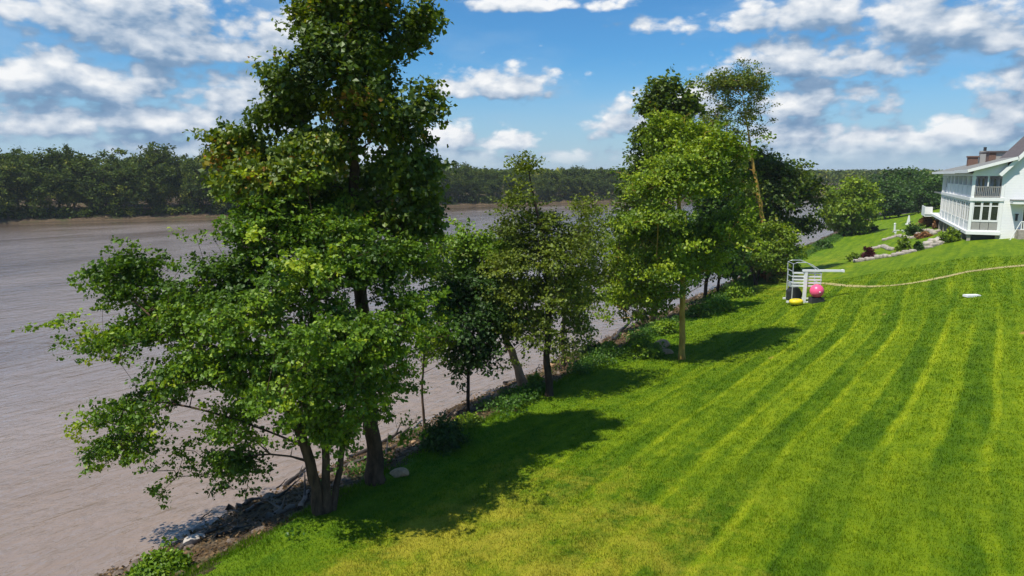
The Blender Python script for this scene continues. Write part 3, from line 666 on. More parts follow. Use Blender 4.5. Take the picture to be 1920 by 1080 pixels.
pix_tree('small_tree', 'small light green tree with forked dark trunk left of the metal rack', 'tree', (1418, 534),
    [[(1418, 534, .15), (1416, 512, .13), (1400, 490, .08), (1385, 460, .03)], [(1419, 530, .10), (1426, 500, .09), (1445, 470, .03)]],
    [(1420, 445, 40, 20, 0), (1385, 455, 22, 18, 0), (1460, 445, 30, 20, 0), (1420, 475, 54, 22, -.4), (1470, 470, 26, 18, 0), (1385, 485, 22, 16, 0), (1445, 495, 34, 10, 0), (1480, 450, 14, 16, 0)],
    ntip=330, per=12, lsize=.20, leafm=M['mid'], barkm=M['bark_dark'], sspread=.28, lspread=.17, flat=.5, gap=.25, seed=13)
pix_tree('round_tree', 'round green tree standing alone at the far lawn edge beside the water', 'tree', (1583, 442),
    [[(1583, 443, .28), (1584, 420, .25), (1588, 385, .18), (1592, 350, .05)]],
    [(1592, 352, 28, 16, 0), (1610, 372, 28, 24, 0), (1572, 375, 26, 24, 0), (1592, 395, 42, 28, -.8), (1560, 408, 18, 16, 0), (1625, 395, 14, 18, 0), (1588, 422, 36, 10, 0)],
    ntip=330, per=12, lsize=.42, leafm=M['mid'], barkm=M['bark_dark'], sspread=.6, lspread=.35, flat=.6, gap=.22, freq=.3, tipr=.02, seed=14)

# ---- generic distant trees (metric), copied
def proto(key, h, w, leafm, lsize=.55, ntip=150, per=14, low=.22):
    B = []
    for i in range(9):
        t = random.uniform(low + .1, .92); rr = w * (.55 + .45 * math.sin(math.pi * min(1, t * 1.05))) * random.uniform(.32, .48)
        a = random.uniform(0, 6.28); q = w * .5 * random.uniform(.1, .55) * (1.15 - t * .7)
        B.append((q * math.cos(a), q * math.sin(a), h * t, rr, rr, rr * .8, 1))
    B.append((0, 0, h * .84, w * .22, w * .22, h * .13, 1)); B.append((0, 0, h * .5, w * .4, w * .4, h * .25, 1))
    T = [([(0, 0, -.3), (random.uniform(-.3, .3), 0, h * .4), (random.uniform(-.4, .4), .2, h * .85)], [h * .016, h * .012, h * .004])]
    return tree_meshes(key, T, B, ntip=ntip, per=per, lsize=lsize, leafm=leafm, barkm=M['bark'], sub_=3, sspread=.7, lspread=.5, flat=.6, gap=.25, freq=.3, tipr=.025, jag=.12, vspread=.34)
PROT = [proto('far%d' % i, 15, w, M['forest'], low=lo_) for i, (w, lo_) in enumerate([(10, .1), (8.5, .05), (11, .15), (9, .2), (12, .08)])]
def place_far(name, label, x, y, h, k=None, group=None, wid=1.0, z=None):
    wm, cm = PROT[k if k is not None else random.randrange(len(PROT))]
    o = thing(name, label, 'tree', (x, y, float(gz(x, y)) - .1 if z is None else z), random.uniform(0, 6.28), group)
    s = h / 15; o.scale = (s * wid, s * wid, s); link('trunk', wm, o); link('crown', cm, o); return o
cnt = 0
for row, (e0, hh, st_) in enumerate([(9, .78, 6.2), (15, 1.0, 6.8), (24, 1.05, 8.5)]):
    r = 26 + row * 3.0
    while r < 318:
        e = e0 + random.uniform(-2, 2); s_ = far_s(r) - e - s0(r); x, y = to_xy(r, s_)
        u_ = x / y
        if -.84 < u_ < .26:
            dist = math.hypot(x, y)
            H0 = np.interp(dist, [150, 185, 215, 260, 340], [21.0, 19.6, 16.2, 13.2, 11.0])
            place_far('forest_tree', 'leafy tree in the dense woods lining the far riverbank', x, y, H0 * hh * random.uniform(.80, 1.12), group='trees lining the far riverbank', wid=random.uniform(.85, 1.15)); cnt += 1
        r += st_ * random.uniform(.8, 1.2)
print('far trees', cnt)

# undergrowth of bushes at the foot of the far wood, and the wood behind it, as masses
def mass(name, cr, cd_e, hbase, rad_, cards, csize, leafm, vs=.25):
    x, y = cr; z = hbase
    C = np.stack([x, y, z], 1); n_ = len(C)
    dr = unit(rng.normal(size=(n_ * cards, 3)) + np.array([0, 0, .45])); rr = np.repeat(rad_, cards)[:, None] * np.array([1, 1, .8])
    p_ = np.repeat(C, cards, 0) + dr * rr * rng.uniform(.6, 1.05, (n_ * cards, 1))
    V, Fq, v = leaf_cloud(p_, dr, 1, .2, 1, csize, np.repeat(.45 + rng.normal(size=n_) * vs, cards) + rng.normal(size=n_ * cards) * .08, rnd=.5)
    return tag(link(name, new_mesh(name, V, Fq, [leafm], fattr={'v': ('FLOAT', v)})), None, None, kind='stuff')
n_ = 700
r = rng.uniform(20, 330, n_); e = rng.uniform(5.5, 10, n_); x, y = to_xy(r, far_s(r) - e - s0(r)); rr = rng.uniform(.7, 1.9, n_)
mass('far_bank_undergrowth', (x, y), None, gz(x, y) + rr * .6, rr, 55, .5, M['forest'])
o = bpy.data.objects['far_bank_undergrowth']; tag(o, 'low bushes at the foot of the woods across the river', 'undergrowth')
n_ = 5200
r = rng.uniform(20, 1300, n_) ; e = 28 + rng.exponential(120, n_)
x, y = to_xy(r, far_s(r) - e - s0(r)); keep = (np.abs(x / np.maximum(y, 1)) < .86) & (y > 20) & (np.hypot(x, y) < 1000)
x, y, e = x[keep], y[keep], e[keep]; dist = np.hypot(x, y)
rr = rng.uniform(2.8, 5.0, len(x)); H = np.interp(dist, [150, 185, 215, 260, 340, 1000], [19.4, 18.6, 15.2, 12, 10, 11]) * rng.uniform(.85, 1.04, len(x))
mass('woods', (x, y), None, gz(x, y) + H - rr * .8, rr, 46, 1.5, M['forest'])
tag(bpy.data.objects['woods'], 'woodland stretching back from the far riverbank', 'woods')
# woods on the near side, beyond the house, far downstream
n_ = 1500
r = rng.uniform(300, 1500, n_); d = rng.uniform(2, 260, n_) ; x, y = to_xy(r, d); keep = (x / y < .9) & (np.hypot(x, y) < 1100); x, y = x[keep], y[keep]
rr = rng.uniform(2.5, 4.5, len(x))
mass('downstream_woods', (x, y), None, gz(x, y) + rng.uniform(5, 8, len(x)), rr, 46, 1.5, M['forest'])
tag(bpy.data.objects['downstream_woods'], 'distant woodland downstream beyond the far lawn', 'woods')

# row of trees beyond the garden: (u of the trunk, v of the top, extra distance beyond the lawn's far edge)
PROTN = [proto('near%d' % i, 10, w, M['dark'], lsize=.5, ntip=170, low=.12) for i, w in enumerate([9, 8, 10])]
for i, (u, vt, yy, lab) in enumerate([(1655, 343, 150, 'dark tree just right of the round lawn tree'), (1674, 337, 165, 'dark tree in the row behind the lawn, left of the domed one'), (1690, 316, 172, 'tallest dark tree of the row, with domed top, behind the lawn'),
                                      (1712, 336, 160, 'mid green tree of the row nearest the gravel'), (1735, 333, 150, 'tree just left of the far end of the white house'), (1752, 328, 175, 'tree rising at the far end of the white house roof'),
                                      (1636, 341, 175, 'tree partly behind the round lawn tree'), (1722, 338, 190, 'tree seen over the gravel in the gap of the row')]):
    x_ = yy * (u - 960) / F; z_ = float(gz(x_, yy)); h_ = CZ + (328 - vt) / F * yy - z_
    wm, cm = PROTN[i % 3]
    o = thing('lawn_row_tree', lab, 'tree', (x_, yy, z_ - .1), i * 1.3, 'trees in the row beyond the garden')
    s = h_ / 10; o.scale = (s * 1.25, s * 1.25, s); link('trunk', wm, o); link('crown', cm, o)
# ================================================================== GRASS
def grass_field(n_, rmin, rmax, w0, h0):
    an = rng.uniform(rad(-44), rad(40), n_); ds_ = rmin * (rmax / rmin) ** rng.random(n_)
    x, y = ds_ * np.sin(an), ds_ * np.cos(an); r, d = to_rd(x, y)
    k = (d > 1.0 + 1.1 * (fbm(r, r * 0, .5, 3) - .45)) & (d < 60); x, y, r, d, ds_ = x[k], y[k], r[k], d[k], ds_[k]
    z = terrain(r, d); m_ = len(x)
    sc = np.clip(ds_ / 16, 1, 3.2) ; h = h0 * rng.uniform(.5, 1.25, m_) * (1 + 1.5 * (1 - sst(d, 1.2, 2.6)) * (vn(x * .8, y * .8) > .35)) * (1 + .15 * sc)
    # tufts in the mown grass: shorter in the passes cut last
    h *= .65 + .7 * vn(x * 2.3, y * 2.3)
    w = w0 * sc * rng.uniform(.7, 1.3, m_)
    a = rng.uniform(0, 6.283, m_); lean = rng.uniform(.1, .8, m_) * h; la = rng.uniform(0, 6.283, m_)
    V = np.empty((m_, 3, 3))
    V[:, 0] = np.stack([x - np.cos(a) * w, y - np.sin(a) * w, z - .012], 1); V[:, 1] = np.stack([x + np.cos(a) * w, y + np.sin(a) * w, z - .012], 1)
    V[:, 2] = np.stack([x + np.cos(la) * lean, y + np.sin(la) * lean, z + h], 1)
    fl = np.repeat(np.stack([r, d, r * 0], 1), 3, 0)
    vv = np.clip(.42 + .22 * rng.normal(size=m_), 0, 1)
    return new_mesh('grass', V.reshape(-1, 3), np.arange(m_ * 3).reshape(-1, 3), [M['blades']], fattr={'v': ('FLOAT', vv)}, pattr={'flow': ('FLOAT_VECTOR', fl)})
tag(link('grass', grass_field(520000, 12.5, 62, .009, .055)), 'short mown grass of the lawn', 'grass', kind='stuff')

# ================================================================== BANK: weeds, rocks, driftwood
n_ = 5200
r = rng.uniform(-4, 120, n_) ** 1.0; d = rng.normal(.9, .75, n_); x, y = to_xy(r, d)
k = (vn(r * .35, d * .8 + 4) > np.interp(r, [4, 16, 30, 60], [.62, .56, .45, .40])) & (d > -1.6); x, y, r, d = x[k], y[k], r[k], d[k]
z = terrain(r, d); hh = rng.uniform(.05, .36, len(x))
C = np.repeat(np.stack([x, y, z + hh], 1), 2, 0) + rng.normal(size=(len(x) * 2, 3)) * np.array([.14, .14, .07])
V, Fq, v = leaf_cloud(C, unit(rng.normal(size=C.shape) + np.array([0, 0, 1.2])), 16, .13, .8, .10, .45 + rng.normal(size=len(C)) * .16, droop=0)
tag(link('bank_weeds', new_mesh('bank_weeds', V, Fq, [M['weed']], fattr={'v': ('FLOAT', v)})), 'low weeds growing along the top of the riverbank', 'weeds', kind='stuff')
# dead leaves and twigs washed up along the waterline
n_ = 9000; r = rng.uniform(-4, 70, n_); d = rng.uniform(-2.9, 1.2, n_); x, y = to_xy(r, d)
C = np.stack([x, y, terrain(r, d) + .03], 1)
V, Fq, v = leaf_cloud(C, np.tile([0, 0, 1.], (n_, 1)), 2, .12, .1, .11, np.full(n_, .5), up=1, rnd=.4, droop=0)
M['litter'] = leaf_mat('dead_leaves', [(0, (.03, .02, .012)), (.5, (.10, .065, .035)), (1, (.30, .20, .11))], trans=.1, gloss=0)
tag(link('leaf_litter', new_mesh('leaf_litter', V, Fq, [M['litter']], fattr={'v': ('FLOAT', v * 1.6 - .3)})), 'dead leaves and bark washed up on the mud of the bank', 'litter', kind='stuff')

def icos(sub_=2):
    import bmesh
    bm = bmesh.new(); bmesh.ops.create_icosphere(bm, subdivisions=sub_, radius=1)
    V = np.array([q.co[:] for q in bm.verts]); Fq = np.array([[q.index for q in f.verts] for f in bm.faces]); bm.free(); return V, Fq
IV, IF = icos(3)
def rock_mesh(mat, sx, sy, sz, seed, smooth=False):
    g = np.random.default_rng(seed); V = IV.copy()
    for _ in range(9):
        nn = unit(g.normal(size=3)); c_ = g.uniform(.45, .85); dd = V @ nn; V = V - np.outer(np.clip(dd - c_, 0, None), nn)
    V = V * (1 + .14 * (vn(IV[:, 0] * 2.2 + seed * 7, IV[:, 1] * 2.2, IV[:, 2] * 2.2) - .5)[:, None])
    return new_mesh('rock', V * np.array([sx, sy, sz]), IF, [mat], smooth=smooth)
RK = [rock_mesh(M[('rock', 'rock', 'rock_pale', 'rock', 'rock_tan', 'rock')[i]], 1, random.uniform(.6, .9), random.uniform(.4, .65), i + 3) for i in range(6)]
def place_rock(me, x, y, s, label, group=None, z=None):
    o = link('rock', me, None, (x, y, (float(gz(x, y)) if z is None else z) + s * .12)); o.scale = (s,) * 3
    o.rotation_euler = (random.uniform(-.3, .3), random.uniform(-.3, .3), random.uniform(0, 6.28)); return tag(o, label, 'rock', group)
for i in range(215):
    t = random.random(); r = -2 + 72 * t ** 1.5; d = random.uniform(-2.7, .9) if random.random() < .7 else random.uniform(-2.6, -1.6)
    x, y = to_xy(r, d); s = random.choice([.10, .13, .17, .21, .28]) * random.uniform(.8, 1.2)
    place_rock(RK[random.choice([0, 0, 1, 1, 3, 3, 5, 0, 1, 3, 5, 4])], float(x), float(y), s, 'brown or grey rock lying in the mud between river and lawn', 'rocks along the water edge')
for (u, v, s, me, lab) in [(362, 1020, .42, RK[2], 'pale slab of rock at the waterline near the bottom of the picture'), (375, 1003, .26, RK[3], 'dark upright rock beside the pale slab at the waterline'),
                           (352, 1028, .2, RK[0], 'brown rock leaning on the pale slab at the waterline'), (1240, 652, .62, RK[4], 'large tan boulder beside the shade tree trunk'), (1251, 663, .38, RK[4], 'smaller tan boulder at the foot of the large tan boulder'),
                           (250, 1068, .35, RK[5], 'dark rock at the river edge below the leafy bush in the bottom corner'), (640, 905, .34, RK[0], 'brown rock between the maple stems and the sycamore'), (748, 893, .36, RK[4], 'tan rock at the lawn edge right of the sycamore foot'),
                           (1198, 628, .5, RK[4], 'tan rock on the bank left of the large tan boulder')]:
    p_ = ground(u, v); place_rock(me, p_[0], p_[1], s, lab)

def log(a, b, r_, mat, label, z0=None, z1=None, br=2):
    A_, B_ = ground(*a, True), ground(*b, True); r_ *= 1.35
    for q, zz in ((A_, z0), (B_, z1)):
        q[2] = max(q[2], ZW) + (r_ * .5 if zz is None else zz)
    t = np.linspace(0, 1, 9)[:, None]; pts = A_ + (B_ - A_) * t + rng.normal(size=(9, 3)) * r_ * .35; L = np.linalg.norm(B_ - A_)
    o = thing('driftwood_log', label, 'driftwood', A_, 0); q = MB(); q.tube(pts - A_, np.linspace(r_, r_ * .5, 9), 9); q.build('log', mat, o, smooth=True)
    for i in range(br):
        k = random.randint(3, 7); c_ = pts[k] - A_; dv = (B_ - A_) / L * .3 + rng.normal(size=3) * .35; dv[2] = abs(dv[2]) * .8
        q = MB(); q.tube([c_, c_ + dv * .5, c_ + dv * 1.1 + np.array([0, 0, .05])], [r_ * .45, r_ * .3, r_ * .12], 6); q.build('branch', mat, o, smooth=True)
log((428, 960), (492, 936), .085, M['wood_wet'], 'long dark log reaching from the mud into the river, lowest on the bank')
log((462, 962), (540, 925), .07, M['wood_wet'], 'dark log lying just inland of the longest one')
log((532, 914), (572, 884), .06, M['wood_wet'], 'dark branch sticking out over the water left of the maple stems', None, .12)
log((500, 975), (560, 950), .09, M['wood_grey'], 'pale brown log on the mud below the maple')
log((405, 1008), (470, 985), .06, M['wood_wet'], 'thin dark log near the pale slab')
log((655, 862), (752, 815), .08, M['wood_wet'], 'dark log behind the sycamore trunk')
log((738, 826), (790, 788), .05, M['wood_grey'], 'thin grey branch in shallow water by the sapling', None, .15)
log((620, 885), (700, 858), .07, M['wood_wet'], 'dark log lying between the maple stems and the sycamore')
log((945, 722), (1010, 705), .09, M['wood_wet'], 'dark log at the foot of the leaning tree')
log((330, 1038), (392, 1000), .08, M['wood_wet'], 'dark log nearest the bottom of the picture, behind the pale slab')
log((560, 958), (590, 905), .08, M['wood_wet'], 'dark log end on to the water at the left foot of the maple')
log((700, 872), (742, 838), .07, M['wood_wet'], 'short dark log just right of the sycamore trunk')
log((925, 752), (985, 728), .10, M['rock_tan'], 'tan log on the bank below the leaning tree')
log((1150, 640), (1200, 590), .09, M['wood_wet'], 'dark leaning branch in the water left of the shade tree', None, .5)

for i in range(34):   # broken branches washed up along the waterline
    r = random.uniform(-1, 48); d = random.uniform(-3.3, -.6); x, y = map(float, to_xy(r, d)); L = random.uniform(.5, 1.7); a = math.atan2(UU[1], UU[0]) + random.uniform(-.5, .5); rr_ = random.uniform(.02, .055)
    z = max(float(gz(x, y)), ZW) + rr_; z2 = max(float(gz(x + L * math.cos(a), y + L * math.sin(a))), ZW) + rr_ + random.uniform(0, .12)
    q = MB(); t = np.linspace(0, 1, 6)[:, None]; q.tube(np.array([0, 0, 0]) + t * np.array([L * math.cos(a), L * math.sin(a), z2 - z]) + rng.normal(size=(6, 3)) * rr_ * .5, np.linspace(rr_, rr_ * .4, 6), 7)
    tag(q.build('driftwood_branch', M['wood_wet'] if random.random() < .75 else M['wood_grey'], smooth=True, loc=(x, y, z)), 'broken branch washed up along the waterline', 'driftwood', 'branches washed up along the waterline')

# ================================================================== SHRUBS
def shrub(name, label, u, v, ru, rv, leafm, ls=.09, n_=60, per=14, cat='shrub', dy=0.0, sub_=3):
    """u,v: pixel of the foot; ru, rv half-width and height in pixels at its real distance"""
    p_ = ground(u, v); k = p_[1] / F; rx, h = ru * k, rv * k
    o = thing(name, label, cat, p_, random.uniform(0, 6))
    dr = unit(rng.normal(size=(n_, 3))); dr[:, 2] = np.abs(dr[:, 2])
    rr = rng.uniform(.45, 1.0, (n_, 1)) * (1 + .2 * rng.normal(size=(n_, 1)) * .6)
    T = dr * rr * np.array([rx, rx, h * .88]) * .86; T[:, 2] += h * .06
    q = MB()
    for i in range(0, n_, max(1, n_ // 14)): q.tube([(0, 0, -.05), T[i] * .5 + (0, 0, .05), T[i]], [.018 * h + .006, .012 * h + .004, .004], 5)
    q.build('stem', M['bark'], o)
    C = np.repeat(T, sub_, 0) + rng.normal(size=(n_ * sub_, 3)) * rx * .10
    V, Fq, vv = leaf_cloud(C, np.repeat(dr, sub_, 0), per, rx * .11, .7, ls, .45 + rng.normal(size=len(C)) * .16, droop=.1)
    link('foliage', new_mesh(name, V, Fq, [leafm], fattr={'v': ('FLOAT', vv)}), o); return o
shrub('bush', 'bright green leafy bush in the bottom left corner of the lawn', 298, 1088, 62, 52, M['bright'], .11, 150, 14)
shrub('bush', 'dark bush with reddish tips on the bank between the sycamore and the small dark tree', 832, 838, 46, 66, M['dark'], .10, 120, 14)
shrub('bush', 'low green bush at the foot of the dark bush on the bank', 880, 800, 34, 26, M['mid'], .09, 60, 12)
shrub('bush', 'small bright shrub right of the leaning pale trunk', 1003, 725, 16, 40, M['bright'], .12, 34, 12)
shrub('bush', 'bright green bush on the bank left of the tan boulders', 1208, 668, 34, 40, M['bright'], .14, 90, 12)
shrub('bush', 'yellow green bush at the lawn edge behind the tan boulders', 1245, 625, 28, 30, M['bright'], .15, 60, 12)
shrub('bush', 'dark weed clump at the waterline beside the slender tree', 1110, 668, 24, 30, M['dark'], .14, 50, 12)
shrub('bush', 'green weed clump near the slender tree', 1140, 655, 18, 18, M['mid'], .13, 40, 12)
shrub('bush', 'bright green bush on the lawn edge right of the shade tree', 1345, 582, 34, 24, M['bright'], .18, 70, 12)
shrub('bush', 'bright green bush at the bank edge below the riverside tree', 1385, 556, 30, 24, M['bright'], .18, 60, 12)
shrub('bush', 'rounded green bush between the shade tree and the bank edge tree', 1312, 592, 24, 24, M['mid'], .18, 50, 12)
shrub('bush', 'straw coloured tall weeds behind the small lawn tree', 1450, 525, 26, 36, M['rust'], .2, 46, 10)
shrub('bush', 'green shrub behind the metal rack', 1478, 508, 22, 26, M['mid'], .22, 46, 10)
shrub('bush', 'low green shrub on the bank left of the metal rack', 1462, 530, 20, 16, M['olive'], .2, 40, 10)
shrub('bush', 'dark green shrub at the water edge beyond the metal rack', 1545, 466, 18, 12, M['dark'], .3, 40, 10)
shrub('bush', 'low green shrub at the water edge nearest the round tree', 1512, 474, 16, 12, M['mid'], .3, 40, 10)
shrub('bush', 'yellow green shrub right of the round tree', 1612, 438, 22, 22, M['olive'], .4, 46, 10)
shrub('bush', 'dark shrub at the right foot of the yellow green shrub', 1632, 434, 13, 12, M['dark'], .4, 34, 10)
shrub('garden_bush', 'dark red round bush at the end of the garden wall', 1626, 485, 12, 27, M['red'], .16, 60, 12)
shrub('garden_bush', 'low green bush left of the dark red bush', 1602, 489, 13, 13, M['mid'], .18, 46, 12)
shrub('garden_bush', 'tall rounded green bush in the middle of the garden wall', 1694, 474, 13, 34, M['mid'], .18, 70, 12)
shrub('garden_bush', 'small very dark bush right of the tall rounded one', 1722, 470, 8, 20, M['dark'], .16, 46, 12)
shrub('garden_bush', 'large grey green bush against the foundation of the porch', 1782, 454, 19, 28, M['mid'], .18, 80, 12)
shrub('garden_bush', 'wide dark green bush below the red and orange planting', 1714, 440, 17, 22, M['dark'], .2, 60, 12)
shrub('garden_bush', 'orange and red leaved bush beside the porch', 1741, 424, 17, 22, M['rust'], .2, 60, 12)
shrub('garden_bush', 'small dark red bush left of the orange one', 1733, 420, 9, 14, M['red'], .2, 40, 12)
shrub('garden_bush', 'pinkish bush closest to the porch wall', 1757, 428, 8, 20, M['rust'], .2, 40, 12)
shrub('garden_bush', 'straw coloured low bush in front of the orange planting', 1730, 446, 15, 12, M['rust'], .2, 40, 12)

# ================================================================== GARDEN STONE, PATHS, SMALL THINGS
def stone_wall(name, label, pix, w, h, mat, cat='garden wall', n_per=.45):
    P_ = [ground(*q) for q in pix]; o = []
    V, Fs, k = [], [], 0
    for a, b in zip(P_[:-1], P_[1:]):
        L = np.linalg.norm(b - a); m_ = max(2, int(L / n_per))
        for i in range(m_):
            c_ = a + (b - a) * (i + .5) / m_; hgt = h * random.uniform(.6, 1.2)
            x, y = c_[0] + random.uniform(-.08, .08), c_[1] + random.uniform(-.08, .08)
            q = IV * (1 + .2 * (vn(IV[:, 0] * 2 + i * 3, IV[:, 1] * 2, IV[:, 2] * 2) - .5)[:, None]); q = np.sign(q) * np.abs(q) ** .7
            V.append(q * np.array([L / m_ * .56, w * random.uniform(.4, .6), hgt * .5]) + np.array([x, y, float(gz(x, y)) + hgt * .3])); Fs.append(IF + k); k += len(IV)
    return tag(link(name, new_mesh(name, np.concatenate(V), np.concatenate(Fs), [mat])), label, cat)
stone_wall('garden_wall', 'pale stone edging of the lowest garden terrace, from the dark red bush to the large bush by the porch', [(1602, 492), (1640, 486), (1682, 480), (1706, 474), (1738, 466), (1765, 458), (1795, 450)], .7, .45, M['stone'])
stone_wall('garden_wall', 'upper line of pale edging stones crossing the garden', [(1655, 452), (1685, 443), (1705, 449), (1735, 442), (1762, 434)], .5, .35, M['stone'])
stone_wall('garden_wall', 'short run of stones behind the dark red bush', [(1636, 468), (1655, 463), (1672, 470)], .6, .4, M['stone'])
stone_wall('garden_wall', 'grey stone terrace wall right of the small very dark bush', [(1735, 460), (1752, 454), (1768, 448)], 1.0, .6, M['rock_pale'])
stone_wall('garden_wall', 'ring of pale stones round the straw coloured bush', [(1720, 441), (1728, 434), (1745, 434), (1752, 440)], .5, .4, M['stone'])
def ribbon(name, pix, w, mat, lift=.03, broken=False):
    P_ = np.array([ground(*q) for q in pix]); seg = np.r_[0, np.cumsum(np.linalg.norm(np.diff(P_[:, :2], axis=0), axis=1))]
    t = np.arange(0, seg[-1], .25); x = np.interp(t, seg, P_[:, 0]); y = np.interp(t, seg, P_[:, 1])
    for _ in range(30): x[1:-1] = (x[:-2] + x[2:]) / 2; y[1:-1] = (y[:-2] + y[2:]) / 2
    tx, ty = np.gradient(x), np.gradient(y); l_ = np.hypot(tx, ty); nx_, ny_ = -ty / l_, tx / l_
    ww = w * (.7 + .6 * vn(t * 1.1, 3)); 
    A_ = np.stack([x + nx_ * ww / 2, y + ny_ * ww / 2], 1); B_ = np.stack([x - nx_ * ww / 2, y - ny_ * ww / 2], 1)
    V = np.stack([np.c_[A_, gz(A_[:, 0], A_[:, 1]) + lift], np.c_[B_, gz(B_[:, 0], B_[:, 1]) + lift]], 1).reshape(-1, 3)
    i = np.arange(len(t) - 1); 
    if broken: i = i[(vn(t[:-1] * 2.2, 7) > .38) | (x[:-1] < x[0] + 9)]
    return tag(link(name, new_mesh(name, V, np.stack([2 * i, 2 * i + 1, 2 * i + 3, 2 * i + 2], 1), [mat])), None, None, kind='structure')
ribbon('footpath', [(1538, 531), (1575, 535), (1620, 539), (1680, 537), (1740, 527), (1800, 514), (1860, 503), (1925, 497), (1990, 494)], .50, M['path'], .022, True)
ribbon('gravel_path', [(1690, 402), (1712, 398), (1735, 394), (1750, 391)], 3.2, M['gravel'], .08)
def at_ground(name, label, cat, u, v): return thing(name, label, cat, ground(u, v))
o = at_ground('garden_post', 'slim white post standing in the garden grass', 'post', 1677, 435); k = o.location.y / F
q = MB(); q.box(-.09, -.09, 0, .09, .09, 15 * k); q.prism([(-.13, 15 * k), (.13, 15 * k), (0, 17 * k)], 'y', -.13, .13); q.build('post', M['white'], o)
q = MB(); q.box(-.2, -.2, -.05, .2, .2, .12); q.build('base', M['stone'], o)
o = at_ground('garden_obelisk', 'white tapering garden ornament up the slope from the slim white post', 'ornament', 1703, 421); k = o.location.y / F
q = MB(); h_ = 17 * k; q.add([(-.22, -.22, 0), (.22, -.22, 0), (.22, .22, 0), (-.22, .22, 0), (-.07, -.07, h_), (.07, -.07, h_), (.07, .07, h_), (-.07, .07, h_)], [(0, 1, 5, 4), (1, 2, 6, 5), (2, 3, 7, 6), (3, 0, 4, 7), (4, 5, 6, 7), (3, 2, 1, 0)]); q.build('shaft', M['white'], o)
q = MB(); q.box(-.32, -.32, -.05, .32, .32, .15); q.build('base', M['white'], o)
o = at_ground('garden_bench', 'low white bench beside the slim white garden post', 'bench', 1686, 437)
q = MB(); q.box(-.7, -.2, .36, .7, .2, .42); q.build('seat', M['white'], o)
for sx in (-.6, .5):
    q = MB(); q.box(sx, -.18, -.05, sx + .1, .18, .36); q.build('leg', M['white'], o)
o = at_ground('park_bench', 'dark bench on the gravel beyond the garden', 'bench', 1722, 396)
q = MB(); q.box(-1, -.3, .4, 1, .25, .47); q.build('seat', M['black'], o); q = MB(); q.box(-1, .25, .5, 1, .32, 1.0); q.build('backrest', M['black'], o)
for sx in (-.9, .8):
    q = MB(); q.box(sx, -.28, -.05, sx + .1, .25, .4); q.build('leg', M['black'], o)
# white board on the lawn
o = at_ground('marker_board', 'small white board lying on the open lawn', 'board', 1822, 556); o.rotation_euler = (0, 0, .1)
q = MB(); q.box(-.42, -.2, -.02, .42, .2, .10); me = q.build('board', M['white'], o)

# ---- metal rack with its things
o = at_ground('boat_rack', 'white metal rack with centre post, slats and hooped top beside the pale path', 'rack', 1507, 568)
RP = o.location.copy(); k = RP.y / F; o.rotation_euler = (0, 0, -.12)
hP = 60 * k
def part(fn, name, mat, parent, **kw): q = MB(); fn(q); return q.build(name, mat, parent, **kw)
part(lambda q: q.box(-.10, -.10, .08, .10, .10, hP), 'centre_post', M['trim'], o)
part(lambda q: q.box(-1.18, -.09, 0, 1.18, .09, .12), 'base_beam', M['trim'], o)
part(lambda q: q.box(-1.05, 1.35, 0, 1.15, 1.5, .12), 'base_beam', M['trim'], o)
for sx in (-.82, 1.06):
    part(lambda q: q.tube([(sx, 1.42, .06), (sx, 1.42, hP)], .045, 8), 'upright', M['steel'], o)
    part(lambda q: q.tube([(sx, .05, .1), (sx, .05, hP * .98)], .035, 8), 'upright', M['steel'], o)
for z_ in (.52, .62, .72, .82, .93):
    part(lambda q: q.box(-.86, .02, hP * z_ + .0, 1.10, .16, hP * z_ + .10), 'shelf_slat', M['trim'], o)
for z_ in (.62, .82, .99):
    part(lambda q: (q.tube([(-.82, .05, hP * z_), (-.82, 1.42, hP * z_)], .03, 6), q.tube([(1.06, .05, hP * z_), (1.06, 1.42, hP * z_)], .03, 6)), 'side_rail', M['steel'], o)
arch = [(-.86, 1.42, hP * .98), (-.86, 1.42, hP * 1.24), (-.6, 1.42, hP * 1.285), (0, 1.42, hP * 1.29), (.4, 1.42, hP * 1.22), (.8, 1.42, hP * 1.10), (1.1, 1.42, hP * 1.0)]
part(lambda q: q.tube(arch, .03, 6), 'hoop', M['steel'], o)
part(lambda q: q.tube([(x, .05, z) for x, _, z in arch], .03, 6), 'hoop', M['steel'], o)
for i in (1, 3, 5): part(lambda q: q.tube([arch[i], (arch[i][0], .05, arch[i][2])], .02, 6), 'hoop_tie', M['steel'], o)
pl = thing('plank', 'long pale plank resting on the metal rack and jutting out to the right', 'plank', RP + Vector((.1, .0, hP + .012)), -.03)
part(lambda q: q.box(-.3, -.12, 0, 2.45, .14, .13), 'board', M['trim'], pl); part(lambda q: q.box(2.42, -.15, -.02, 2.52, .17, .15), 'end_cap', M['white'], pl)
bl = thing('buoy_ball', 'large bright pink inflatable ball at the foot of the rack', 'ball', RP + Vector((.62, -.55, .95)))
q = MB(); a_ = np.linspace(-math.pi / 2, math.pi / 2, 15); q.tube([(0, 0, .47 * math.sin(t)) for t in a_], [max(.004, .47 * math.cos(t)) for t in a_], 26); q.build('ball', M['pink'], bl, smooth=True)
part(lambda q: q.tube([(0, -.47, 0), (0, -.52, 0)], [.05, .035], 10), 'valve', M['white'], bl)
st_ = thing('storage_crate', 'dark open crate that the pink ball sits on', 'crate', RP + Vector((.62, -.55, 0)))
q = MB(); q.box(-.42, -.32, .02, .42, .32, .08); q.box(-.42, -.32, .08, -.37, .32, .5); q.box(.37, -.32, .08, .42, .32, .5); q.box(-.37, -.32, .08, .37, -.27, .5); q.box(-.37, .27, .08, .37, .32, .5); q.build('box', M['black'], st_)
yb = thing('float_ring', 'yellow inflatable float lying under the left side of the rack', 'float', RP + Vector((-.78, -.55, .14)), .4)
